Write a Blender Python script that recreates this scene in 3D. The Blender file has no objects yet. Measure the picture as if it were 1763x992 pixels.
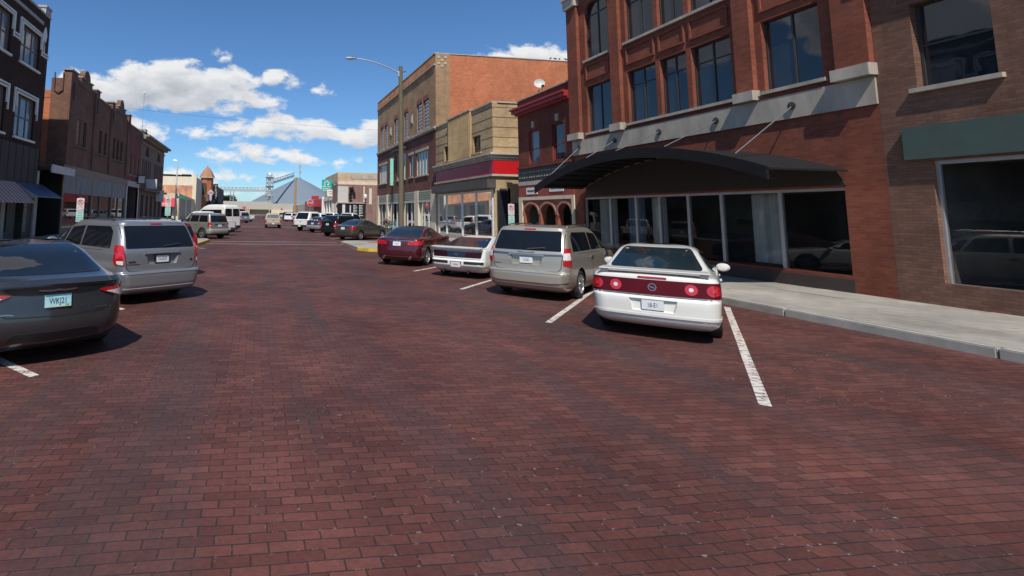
import bpy, bmesh, math, random
from mathutils import Vector, Matrix
random.seed(11)
R = math.radians
SC = bpy.context.scene
COL = SC.collection

# ------------------------------------------------------------------ camera
cd = bpy.data.cameras.new("camera"); cam = bpy.data.objects.new("camera", cd); COL.objects.link(cam)
FPX = 870.0; ROLL = .018; EYE = 1.97         # calibrated from the facade lines, plumb edges and known car sizes
_a, _b = -120 * math.cos(ROLL) + 93 * math.sin(ROLL), 120 * math.sin(ROLL) + 93 * math.cos(ROLL)
PITCH = math.atan(_b / FPX); YAW = math.atan(-_a / math.hypot(FPX, _b))
cam.matrix_world = Matrix.Translation((0, 0, EYE)) @ Matrix.Rotation(-YAW, 4, 'Z') @ Matrix.Rotation(R(90) + PITCH, 4, 'X') @ Matrix.Rotation(ROLL, 4, 'Z')
cd.sensor_width = 36; cd.sensor_fit = 'HORIZONTAL'; cd.lens = FPX / 1763 * 36
cd.shift_x = (881.5 - 560) / 1763; cd.shift_y = -(496 - 270) / 1763
cd.clip_start = .1; cd.clip_end = 5000
SC.camera = cam

# ------------------------------------------------------------------ sun, sky, exposure
SUN_EL = R(54); SUN_OFF = R(16)          # sun high behind the camera, a little to its left
S = Vector((-math.sin(SUN_OFF) * math.cos(SUN_EL), -math.cos(SUN_OFF) * math.cos(SUN_EL), math.sin(SUN_EL)))
ld = bpy.data.lights.new("sun", 'SUN'); ld.energy = 5.0; ld.angle = R(.53); ld.color = (1, .95, .87)
sun = bpy.data.objects.new("sun", ld); COL.objects.link(sun)
sun.rotation_euler = (-S).to_track_quat('-Z', 'Y').to_euler(); sun.location = (0, 0, 60)
SC.view_settings.view_transform = 'Standard'; SC.view_settings.look = 'None'
SC.view_settings.exposure = 0.0; SC.view_settings.gamma = 1; SC.view_settings.use_curve_mapping = False

W = bpy.data.worlds.new("World"); SC.world = W; W.use_nodes = True
nt = W.node_tree; nt.nodes.clear()
def N(t, tree=None, **kw):
    n = (tree or nt).nodes.new(t)
    for k, v in kw.items(): setattr(n, k, v)
    return n
def setin(n, i, v): n.inputs[i].default_value = v
def build_sky():
    L = nt.links.new
    out = N('ShaderNodeOutputWorld'); bg = N('ShaderNodeBackground'); setin(bg, 1, .085)
    sky = N('ShaderNodeTexSky', sky_type='NISHITA'); sky.sun_disc = False
    sky.sun_elevation = SUN_EL; sky.sun_rotation = R(180) + SUN_OFF
    sky.altitude = 500; sky.air_density = 1.0; sky.dust_density = .4; sky.ozone_density = 2.5
    tc = N('ShaderNodeTexCoord')
    # clouds: puffs placed by direction on the dome (x/y, z/y), edges broken by noise
    g = bpy.data.node_groups.new("cloud_density", 'ShaderNodeTree')
    g.interface.new_socket("P", in_out='INPUT', socket_type='NodeSocketVector')
    g.interface.new_socket("D", in_out='OUTPUT', socket_type='NodeSocketFloat')
    gi = N('NodeGroupInput', g); go = N('NodeGroupOutput', g); gl = g.links.new
    puffs = CLOUDS
    last = None
    for (a, b, ra, rb) in puffs:
        s = N('ShaderNodeVectorMath', g, operation='SUBTRACT'); gl(gi.outputs[0], s.inputs[0]); s.inputs[1].default_value = (a, b, 0)
        m = N('ShaderNodeVectorMath', g, operation='MULTIPLY'); gl(s.outputs[0], m.inputs[0]); m.inputs[1].default_value = (1 / ra, 1 / rb, 0)
        l = N('ShaderNodeVectorMath', g, operation='LENGTH'); gl(m.outputs[0], l.inputs[0])
        r_ = min(ra, rb * 1.6); q = N('ShaderNodeMath', g, operation='MULTIPLY_ADD'); gl(l.outputs['Value'], q.inputs[0]); q.inputs[1].default_value = -r_; q.inputs[2].default_value = r_
        if last is None: last = q.outputs[0]
        else:
            mn = N('ShaderNodeMath', g, operation='SMOOTH_MAX'); gl(last, mn.inputs[0]); gl(q.outputs[0], mn.inputs[1]); mn.inputs[2].default_value = .012
            last = mn.outputs[0]
    ns = N('ShaderNodeVectorMath', g, operation='MULTIPLY'); gl(gi.outputs[0], ns.inputs[0]); ns.inputs[1].default_value = (.72, 1.25, 1)
    n1 = N('ShaderNodeTexNoise', g); gl(ns.outputs[0], n1.inputs['Vector']); n1.inputs['Scale'].default_value = 24; n1.inputs['Detail'].default_value = 11; n1.inputs['Roughness'].default_value = .6; n1.inputs['Distortion'].default_value = .25
    a1 = N('ShaderNodeMath', g, operation='MULTIPLY'); a1.inputs[0].default_value = 27.0; gl(last, a1.inputs[1])
    a2 = N('ShaderNodeMath', g, operation='SUBTRACT'); gl(n1.outputs[0], a2.inputs[0]); a2.inputs[1].default_value = .5
    a3 = N('ShaderNodeMath', g, operation='MULTIPLY_ADD'); gl(a2.outputs[0], a3.inputs[0]); a3.inputs[1].default_value = 2.9; gl(a1.outputs[0], a3.inputs[2])
    gl(a3.outputs[0], go.inputs[0])
    sep = N('ShaderNodeSeparateXYZ'); L(tc.outputs['Generated'], sep.inputs[0])
    ay = N('ShaderNodeMath', operation='ABSOLUTE'); L(sep.outputs[1], ay.inputs[0])
    my = N('ShaderNodeMath', operation='MAXIMUM'); L(ay.outputs[0], my.inputs[0]); setin(my, 1, .02)
    da = N('ShaderNodeMath', operation='DIVIDE'); L(sep.outputs[0], da.inputs[0]); L(my.outputs[0], da.inputs[1])
    db = N('ShaderNodeMath', operation='DIVIDE'); L(sep.outputs[2], db.inputs[0]); L(my.outputs[0], db.inputs[1])
    cb = N('ShaderNodeCombineXYZ'); L(da.outputs[0], cb.inputs[0]); L(db.outputs[0], cb.inputs[1])
    d1 = N('ShaderNodeGroup', node_tree=g); L(cb.outputs[0], d1.inputs[0])
    up = N('ShaderNodeVectorMath', operation='ADD'); L(cb.outputs[0], up.inputs[0]); up.inputs[1].default_value = (-.008, .022, 0)
    d2 = N('ShaderNodeGroup', node_tree=g); L(up.outputs[0], d2.inputs[0])
    cov = N('ShaderNodeMapRange'); L(d1.outputs[0], cov.inputs[0]); setin(cov, 1, -.05); setin(cov, 2, .55); cov.interpolation_type = 'SMOOTHSTEP'
    sh = N('ShaderNodeMapRange'); L(d2.outputs[0], sh.inputs[0]); setin(sh, 1, -.1); setin(sh, 2, 1.9)
    cc = N('ShaderNodeValToRGB'); L(sh.outputs[0], cc.inputs[0])
    e = cc.color_ramp.elements
    e[0].position = 0; e[0].color = (10.6, 10.5, 10.3, 1); e[1].position = 1; e[1].color = (5.2, 5.45, 6.0, 1)
    x = e.new(.4); x.color = (8.2, 8.3, 8.5, 1)
    covm = N('ShaderNodeMath', operation='MULTIPLY'); L(cov.outputs[0], covm.inputs[0]); setin(covm, 1, .93)
    pos = N('ShaderNodeMath', operation='GREATER_THAN'); L(sep.outputs[2], pos.inputs[0]); setin(pos, 1, 0)
    cv2 = N('ShaderNodeMath', operation='MULTIPLY'); L(covm.outputs[0], cv2.inputs[0]); L(pos.outputs[0], cv2.inputs[1])
    tint = N('ShaderNodeMixRGB', blend_type='MULTIPLY'); setin(tint, 0, 1); L(sky.outputs[0], tint.inputs[1]); tint.inputs[2].default_value = SKY_TINT
    mix = N('ShaderNodeMixRGB'); L(cv2.outputs[0], mix.inputs[0]); L(tint.outputs[0], mix.inputs[1]); L(cc.outputs[0], mix.inputs[2])
    L(mix.outputs[0], bg.inputs[0]); L(bg.outputs[0], out.inputs[0])
SKY_TINT = (.80, 1.165, 1.48, 1)
CLOUDS = [
  (-.275,.215,.10,.040),(-.225,.238,.08,.043),(-.165,.258,.075,.040),(-.18,.222,.09,.032),(-.10,.238,.08,.036),(-.045,.262,.05,.028),(-.16,.208,.12,.024),(.005,.214,.055,.017),(-.03,.225,.05,.018),(-.33,.235,.05,.03),
  (-.075,.302,.02,.013),(.03,.270,.035,.017),(.07,.257,.045,.015),(.11,.246,.035,.014),
  (-.05,.199,.035,.013),
  (-.115,.150,.06,.013),(-.055,.158,.055,.018),(.010,.172,.055,.026),(.055,.170,.05,.022),(.105,.166,.06,.022),(.145,.155,.04,.012),(.02,.150,.15,.011),
  (.195,.152,.05,.022),(.245,.163,.055,.030),
  (-.065,.106,.04,.012),(-.015,.116,.045,.018),(.045,.115,.045,.018),(.10,.106,.045,.011),(.165,.100,.035,.012),(.03,.102,.13,.009),
  (-.265,.155,.06,.034),(-.215,.142,.05,.024),
  (-.15,.066,.08,.015),(-.075,.064,.07,.014),(.038,.069,.03,.014),(.22,.050,.05,.010),(.1,.034,.13,.008),(-.12,.034,.2,.008),
  (.47,.303,.06,.028),(.53,.322,.08,.040),(.60,.330,.09,.045),(.68,.315,.10,.05),
  (-.9,.45,.3,.12),(-1.6,.5,.4,.15),(1.3,.5,.4,.12),(2.2,.6,.5,.2),(1.0,.9,.4,.14),(-.4,1.0,.4,.12),(.3,1.4,.5,.14)]
build_sky()

# ------------------------------------------------------------------ materials
MATS = {}
def P_(name):
    m = bpy.data.materials.new(name); m.use_nodes = True
    t = m.node_tree; b = t.nodes['Principled BSDF']
    return m, t, b
def mat(name, col=(.5, .5, .5), rough=.6, metal=0., var=.12, vs=3., coat=0., spec=.5, bump=0., bs=40., coord='Object', stretch=None, emit=0):
    if name in MATS: return MATS[name]
    m, t, b = P_(name); L = t.links.new
    b.inputs['Roughness'].default_value = rough; b.inputs['Metallic'].default_value = metal
    b.inputs['Specular IOR Level'].default_value = spec
    if coat: b.inputs['Coat Weight'].default_value = coat; b.inputs['Coat Roughness'].default_value = .03
    tc = N('ShaderNodeTexCoord', t); vec = tc.outputs[coord]
    if stretch:
        mp = N('ShaderNodeMapping', t); L(vec, mp.inputs[0]); mp.inputs['Scale'].default_value = stretch; vec = mp.outputs[0]
    n = N('ShaderNodeTexNoise', t); L(vec, n.inputs['Vector']); n.inputs['Scale'].default_value = vs; n.inputs['Detail'].default_value = 6; n.inputs['Roughness'].default_value = .65
    r = N('ShaderNodeValToRGB', t); L(n.outputs[0], r.inputs[0])
    e = r.color_ramp.elements; e[0].position = .3; e[1].position = .72
    e[0].color = tuple(c * (1 - var) for c in col) + (1,); e[1].color = tuple(min(1, c * (1 + var)) for c in col) + (1,)
    L(r.outputs[0], b.inputs['Base Color'])
    if bump:
        n2 = N('ShaderNodeTexNoise', t); L(vec, n2.inputs['Vector']); n2.inputs['Scale'].default_value = bs; n2.inputs['Detail'].default_value = 4
        bp = N('ShaderNodeBump', t); bp.inputs['Strength'].default_value = bump; bp.inputs['Distance'].default_value = .01; L(n2.outputs[0], bp.inputs['Height']); L(bp.outputs[0], b.inputs['Normal'])
    MATS[name] = m; return m
def paint(name, col, metal=.0, rough=.38, var=.03):
    if name in MATS: return MATS[name]
    m = mat(name, col, rough, metal, var, 1.5, coat=1.)
    t = m.node_tree; b = t.nodes['Principled BSDF']
    # road film: duller towards random blotches
    tc = N('ShaderNodeTexCoord', t); n = N('ShaderNodeTexNoise', t); t.links.new(tc.outputs['Object'], n.inputs[0]); n.inputs['Scale'].default_value = 2.5; n.inputs['Detail'].default_value = 5
    mr = N('ShaderNodeMapRange', t); t.links.new(n.outputs[0], mr.inputs[0]); mr.inputs[3].default_value = .02; mr.inputs[4].default_value = .14
    t.links.new(mr.outputs[0], b.inputs['Coat Roughness'])
    return m
def wallvec(t):
    """brick coordinates: along the wall, up the wall, chosen by which way the face looks"""
    L = t.links.new
    ge = N('ShaderNodeNewGeometry', t); sp = N('ShaderNodeSeparateXYZ', t); L(ge.outputs['Position'], sp.inputs[0])
    sn = N('ShaderNodeSeparateXYZ', t); L(ge.outputs['True Normal'], sn.inputs[0])
    ab = N('ShaderNodeMath', t, operation='ABSOLUTE'); L(sn.outputs[0], ab.inputs[0])
    gt = N('ShaderNodeMath', t, operation='GREATER_THAN'); L(ab.outputs[0], gt.inputs[0]); gt.inputs[1].default_value = .6
    mx = N('ShaderNodeMix', t); mx.data_type = 'FLOAT'; L(gt.outputs[0], mx.inputs[0]); L(sp.outputs[0], mx.inputs[2]); L(sp.outputs[1], mx.inputs[3])
    cb = N('ShaderNodeCombineXYZ', t); L(mx.outputs[0], cb.inputs[0]); L(sp.outputs[2], cb.inputs[1])
    return cb.outputs[0], ge
def brick(name, c1, c2, mortar, bw=.215, bh=.072, ms=.006, var=.25, grime=.25, gcol=(.05, .04, .035), rough=.88):
    if name in MATS: return MATS[name]
    m, t, b = P_(name); L = t.links.new
    vec, ge = wallvec(t)
    br = N('ShaderNodeTexBrick', t); L(vec, br.inputs['Vector'])
    br.inputs['Color1'].default_value = c1 + (1,); br.inputs['Color2'].default_value = c2 + (1,); br.inputs['Mortar'].default_value = mortar + (1,)
    br.inputs['Scale'].default_value = 1; br.inputs['Brick Width'].default_value = bw; br.inputs['Row Height'].default_value = bh; br.inputs['Mortar Size'].default_value = ms
    br.inputs['Mortar Smooth'].default_value = .3; br.inputs['Bias'].default_value = 0
    n = N('ShaderNodeTexNoise', t); L(ge.outputs['Position'], n.inputs['Vector']); n.inputs['Scale'].default_value = .55; n.inputs['Detail'].default_value = 8; n.inputs['Roughness'].default_value = .7
    r = N('ShaderNodeMapRange', t); L(n.outputs[0], r.inputs[0]); r.inputs[1].default_value = .35; r.inputs[2].default_value = .7; r.inputs[3].default_value = 1 - var; r.inputs[4].default_value = 1 + var
    mu = N('ShaderNodeMixRGB', t, blend_type='MULTIPLY'); mu.inputs[0].default_value = 1; L(br.outputs['Color'], mu.inputs[1])
    cr = N('ShaderNodeCombineColor', t); [L(r.outputs[0], cr.inputs[i]) for i in range(3)]; L(cr.outputs[0], mu.inputs[2])
    # vertical weather streaks
    mp = N('ShaderNodeMapping', t); L(vec, mp.inputs[0]); mp.inputs['Scale'].default_value = (2.2, .18, 1)
    n3 = N('ShaderNodeTexNoise', t); L(mp.outputs[0], n3.inputs['Vector']); n3.inputs['Scale'].default_value = 1; n3.inputs['Detail'].default_value = 7
    r3 = N('ShaderNodeMapRange', t); L(n3.outputs[0], r3.inputs[0]); r3.inputs[1].default_value = .5; r3.inputs[2].default_value = .8; r3.inputs[3].default_value = 0; r3.inputs[4].default_value = grime
    gm = N('ShaderNodeMixRGB', t); L(r3.outputs[0], gm.inputs[0]); L(mu.outputs[0], gm.inputs[1]); gm.inputs[2].default_value = gcol + (1,)
    L(gm.outputs[0], b.inputs['Base Color']); b.inputs['Roughness'].default_value = rough; b.inputs['Specular IOR Level'].default_value = .25
    bp = N('ShaderNodeBump', t); bp.inputs['Strength'].default_value = .5; bp.inputs['Distance'].default_value = .008; bp.invert = True; L(br.outputs['Fac'], bp.inputs['Height']); L(bp.outputs[0], b.inputs['Normal'])
    MATS[name] = m; return m
def glass(name, col=(.012, .014, .017), rough=.03, wav=.12, ws=1.2, spec=.5):
    if name in MATS: return MATS[name]
    m = mat(name, col, rough, 0, .3, 1.0, spec=spec)
    t = m.node_tree; b = t.nodes['Principled BSDF']; tc = N('ShaderNodeTexCoord', t)
    n = N('ShaderNodeTexNoise', t); t.links.new(tc.outputs['Object'], n.inputs['Vector']); n.inputs['Scale'].default_value = ws
    bp = N('ShaderNodeBump', t); bp.inputs['Strength'].default_value = wav; bp.inputs['Distance'].default_value = .05; t.links.new(n.outputs[0], bp.inputs['Height']); t.links.new(bp.outputs[0], b.inputs['Normal'])
    return m
def clearglass(name, tr=(.82, .85, .85)):
    if name in MATS: return MATS[name]
    m = bpy.data.materials.new(name); m.use_nodes = True; t = m.node_tree; t.nodes.clear(); L = t.links.new
    o = N('ShaderNodeOutputMaterial', t); mx = N('ShaderNodeMixShader', t); tp = N('ShaderNodeBsdfTransparent', t); gl = N('ShaderNodeBsdfGlossy', t)
    tp.inputs[0].default_value = tr + (1,); gl.inputs['Roughness'].default_value = .02; fr = N('ShaderNodeFresnel', t); fr.inputs[0].default_value = 1.42
    ad = N('ShaderNodeMath', t, operation='MULTIPLY_ADD'); L(fr.outputs[0], ad.inputs[0]); ad.inputs[1].default_value = .8; ad.inputs[2].default_value = .02
    L(ad.outputs[0], mx.inputs[0]); L(tp.outputs[0], mx.inputs[1]); L(gl.outputs[0], mx.inputs[2]); L(mx.outputs[0], o.inputs[0])
    MATS[name] = m; return m
def stripes(name, c1, c2, period, axis=1, rough=.5, duty=.5, worn=.3):
    if name in MATS: return MATS[name]
    m, t, b = P_(name); L = t.links.new
    ge = N('ShaderNodeNewGeometry', t); sp = N('ShaderNodeSeparateXYZ', t); L(ge.outputs['Position'], sp.inputs[0])
    a = N('ShaderNodeMath', t, operation='DIVIDE'); L(sp.outputs[axis], a.inputs[0]); a.inputs[1].default_value = period
    f = N('ShaderNodeMath', t, operation='FRACT'); L(a.outputs[0], f.inputs[0])
    g = N('ShaderNodeMath', t, operation='GREATER_THAN'); L(f.outputs[0], g.inputs[0]); g.inputs[1].default_value = duty
    mx = N('ShaderNodeMixRGB', t); L(g.outputs[0], mx.inputs[0]); mx.inputs[1].default_value = c1 + (1,); mx.inputs[2].default_value = c2 + (1,)
    n = N('ShaderNodeTexNoise', t); L(ge.outputs['Position'], n.inputs['Vector']); n.inputs['Scale'].default_value = 4; n.inputs['Detail'].default_value = 8
    r = N('ShaderNodeMapRange', t); L(n.outputs[0], r.inputs[0]); r.inputs[1].default_value = .3; r.inputs[2].default_value = .7; r.inputs[3].default_value = 1 - worn; r.inputs[4].default_value = 1
    cr = N('ShaderNodeCombineColor', t); [L(r.outputs[0], cr.inputs[i]) for i in range(3)]
    mu = N('ShaderNodeMixRGB', t, blend_type='MULTIPLY'); mu.inputs[0].default_value = 1; L(mx.outputs[0], mu.inputs[1]); L(cr.outputs[0], mu.inputs[2])
    L(mu.outputs[0], b.inputs['Base Color']); b.inputs['Roughness'].default_value = rough
    MATS[name] = m; return m

# ------------------------------------------------------------------ mesh helpers
def wloc(o):
    v = Vector((0, 0, 0))
    while o is not None: v += o.location; o = o.parent
    return v
class MB:
    def __init__(s): s.v = []; s.f = []
    def add(s, vs, fs):
        n = len(s.v); s.v += [tuple(v) for v in vs]; s.f += [tuple(n + i for i in f) for f in fs]; return s
    def box(s, x0, x1, y0, y1, z0, z1):
        return s.add([(x, y, z) for z in (z0, z1) for y in (y0, y1) for x in (x0, x1)], [(0, 2, 3, 1), (4, 5, 7, 6), (0, 1, 5, 4), (2, 6, 7, 3), (0, 4, 6, 2), (1, 3, 7, 5)])
    def hexa(s, b, t):      # bottom 4, top 4, same order
        return s.add(list(b) + list(t), [(3, 2, 1, 0), (4, 5, 6, 7), (0, 1, 5, 4), (1, 2, 6, 5), (2, 3, 7, 6), (3, 0, 4, 7)])
    def pbox(s, P, a0, a1, b0, b1, d0, d1):
        q = [(a0, b0), (a1, b0), (a1, b1), (a0, b1)]
        return s.hexa([P(a, b, d0) for a, b in q], [P(a, b, d1) for a, b in q])
    def prism(s, P, pts, d0, d1):
        n = len(pts)
        return s.add([P(a, b, d0) for a, b in pts] + [P(a, b, d1) for a, b in pts], [tuple(range(n - 1, -1, -1)), tuple(range(n, 2 * n))] + [(i, (i + 1) % n, n + (i + 1) % n, n + i) for i in range(n)])
    def tube(s, pts, r, n=8, r1=None, cap=True):
        pts = [Vector(p) for p in pts]; rings = []
        for i, p in enumerate(pts):
            d = (pts[min(i + 1, len(pts) - 1)] - pts[max(i - 1, 0)]).normalized()
            u = d.cross(Vector((0, 0, 1)) if abs(d.z) < .95 else Vector((1, 0, 0))).normalized(); w = d.cross(u)
            rr = r if r1 is None else r + (r1 - r) * i / max(1, len(pts) - 1)
            rings.append([p + (u * math.cos(2 * math.pi * k / n) + w * math.sin(2 * math.pi * k / n)) * rr for k in range(n)])
        fs = [(i * n + k, i * n + (k + 1) % n, (i + 1) * n + (k + 1) % n, (i + 1) * n + k) for i in range(len(pts) - 1) for k in range(n)]
        if cap: fs += [tuple(range(n - 1, -1, -1)), tuple((len(pts) - 1) * n + k for k in range(n))]
        return s.add([v for q in rings for v in q], fs)
    def lathe(s, prof, c=(0, 0, 0), axis='z', n=24, cap=False):
        c = Vector(c); vs = []
        for (r, h) in prof:
            for k in range(n):
                a = 2 * math.pi * k / n; x, y = r * math.cos(a), r * math.sin(a)
                vs.append(c + (Vector((x, y, h)) if axis == 'z' else Vector((x, h, y)) if axis == 'y' else Vector((h, x, y))))
        fs = [(i * n + k, i * n + (k + 1) % n, (i + 1) * n + (k + 1) % n, (i + 1) * n + k) for i in range(len(prof) - 1) for k in range(n)]
        if cap: fs += [tuple(range(n - 1, -1, -1)), tuple((len(prof) - 1) * n + k for k in range(n))]
        return s.add(vs, fs)
    def build(s, name, m, parent=None, smooth=False, local=False, angle=40, bevel=0):
        me = bpy.data.meshes.new(name); o0 = Vector((0, 0, 0)) if (parent is None or local) else wloc(parent)
        me.from_pydata([tuple(Vector(v) - o0) for v in s.v], [], s.f); me.validate()
        bm = bmesh.new(); bm.from_mesh(me); bmesh.ops.recalc_face_normals(bm, faces=bm.faces[:]) if not getattr(s, 'open', False) else None
        if bevel: bmesh.ops.bevel(bm, geom=[e for e in bm.edges if len(e.link_faces) == 2 and e.calc_face_angle(0) > .6], offset=bevel, segments=2, affect='EDGES')
        bm.to_mesh(me); bm.free()
        me.materials.append(m)
        if smooth:
            for p in me.polygons: p.use_smooth = True
            me.set_sharp_from_angle(angle=R(angle))
        o = bpy.data.objects.new(name, me); COL.objects.link(o)
        if parent: o.parent = parent
        return o
def tag(o, label=None, cat=None, group=None, kind=None):
    if label: o['label'] = label
    if cat: o['category'] = cat
    if group: o['group'] = group
    if kind: o['kind'] = kind
    return o
def thing(name, label, cat, loc=(0, 0, 0), rz=0, group=None):
    o = bpy.data.objects.new(name, None); COL.objects.link(o); o.empty_display_size = .2
    o.location = loc; o.rotation_euler = (0, 0, rz); return tag(o, label, cat, group)
TXT = {}
def text_mesh(s, size, m, name, parent, org, xd, yd, ext=.003, align='CENTER', spacing=1., sx=1., local=False):
    """lettering as a mesh: org = centre of the line, xd/yd = reading and up directions"""
    cu = bpy.data.curves.new('t', 'FONT'); cu.body = s; cu.size = size; cu.align_x = align; cu.align_y = 'CENTER'; cu.extrude = ext; cu.space_character = spacing; cu.resolution_u = 2
    ob = bpy.data.objects.new('t', cu); COL.objects.link(ob)
    me = bpy.data.meshes.new_from_object(ob.evaluated_get(bpy.context.evaluated_depsgraph_get())); bpy.data.objects.remove(ob)
    xd = Vector(xd); yd = Vector(yd); zd = xd.cross(yd); o0 = Vector((0, 0, 0)) if (parent is None or local) else wloc(parent)
    for v in me.vertices: v.co = Vector(org) + xd * v.co.x * sx + yd * v.co.y + zd * v.co.z - o0
    me.materials.clear(); me.materials.append(m); me.name = name
    o = bpy.data.objects.new(name, me); COL.objects.link(o)
    if parent: o.parent = parent
    return o
# facade frames: a = along the wall, b = up, d = depth INTO the building
XR, XL = 15.2, -13.3
PR = lambda a, b, d: (XR + d, a, b)
PL = lambda a, b, d: (XL - d, a, b)
def PY(y0): return lambda a, b, d: (a, y0 + d, b)
def wall_holes(mb, P, a0, a1, b0, b1, holes, depth):
    A = sorted({a0, a1} | {x for h in holes for x in h[:2]}); B = sorted({b0, b1} | {x for h in holes for x in h[2:4]})
    for i in range(len(A) - 1):
        for j in range(len(B) - 1):
            ca, cb = (A[i] + A[i + 1]) / 2, (B[j] + B[j + 1]) / 2
            if any(h[0] < ca < h[1] and h[2] < cb < h[3] for h in holes): continue
            mb.add([P(A[i], B[j], 0), P(A[i + 1], B[j], 0), P(A[i + 1], B[j + 1], 0), P(A[i], B[j + 1], 0)], [(0, 1, 2, 3)])
    for (x0, x1, y0, y1) in holes:
        for p, q in (((x0, y0), (x1, y0)), ((x1, y0), (x1, y1)), ((x1, y1), (x0, y1)), ((x0, y1), (x0, y0))):
            mb.add([P(*p, 0), P(*q, 0), P(*q, depth), P(*p, depth)], [(0, 1, 2, 3)])
def shell(mb, s, y0, y1, z0, z1, depth, X=None, roof=None):
    """side, back and roof faces of a row building behind its front wall (the front is open)"""
    X = (XR if s > 0 else XL) if X is None else X; xb = X + s * depth; zr = z1 - .6 if roof is None else roof
    for y in (y0, y1): mb.add([(X, y, z0), (xb, y, z0), (xb, y, z1), (X, y, z1)], [(0, 1, 2, 3)])
    mb.add([(xb, y0, z0), (xb, y1, z0), (xb, y1, z1), (xb, y0, z1)], [(0, 1, 2, 3)])
    mb.add([(X, y0, zr), (X, y1, zr), (xb, y1, zr), (xb, y0, zr)], [(0, 1, 2, 3)])
    # inner face of the front parapet
    mb.add([(X + s * .3, y0, zr), (X + s * .3, y1, zr), (X + s * .3, y1, z1), (X + s * .3, y0, z1)], [(0, 1, 2, 3)])
    mb.add([(X, y0, z1), (X, y1, z1), (X + s * .3, y1, z1), (X + s * .3, y0, z1)], [(0, 1, 2, 3)])
def window(parent, P, a0, a1, b0, b1, frame, pane, fw=.06, d=.14, mull=(), rails=(), name='window', sill=None, sp=.1, sh=.1, lintel=None, lh=.18, lo=.08):
    mb = MB()
    for (x0, x1, y0, y1) in ((a0, a0 + fw, b0, b1), (a1 - fw, a1, b0, b1), (a0 + fw, a1 - fw, b0, b0 + fw), (a0 + fw, a1 - fw, b1 - fw, b1)): mb.pbox(P, x0, x1, y0, y1, d, d + .07)
    for t in mull: c = a0 + (a1 - a0) * t; mb.pbox(P, c - fw * .45, c + fw * .45, b0 + fw, b1 - fw, d + .003, d + .066)
    for t in rails: c = b0 + (b1 - b0) * t; mb.pbox(P, a0 + fw, a1 - fw, c - fw * .4, c + fw * .4, d + .007, d + .062)
    w = mb.build(name, frame, parent)
    MB().add([P(a0, b0, d + .04), P(a1, b0, d + .04), P(a1, b1, d + .04), P(a0, b1, d + .04)], [(0, 1, 2, 3)]).build('pane', pane, w)
    if sill is not None: MB().pbox(P, a0 - .1, a1 + .1, b0 - sh, b0, -sp, d).build('sill', sill, w)
    if lintel is not None: MB().pbox(P, a0 - lo, a1 + lo, b1, b1 + lh, -.04, d).build('lintel', lintel, w)
    return w
def partbox(name, m, parent, P, *a): return MB().pbox(P, *a).build(name, m, parent)

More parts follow.
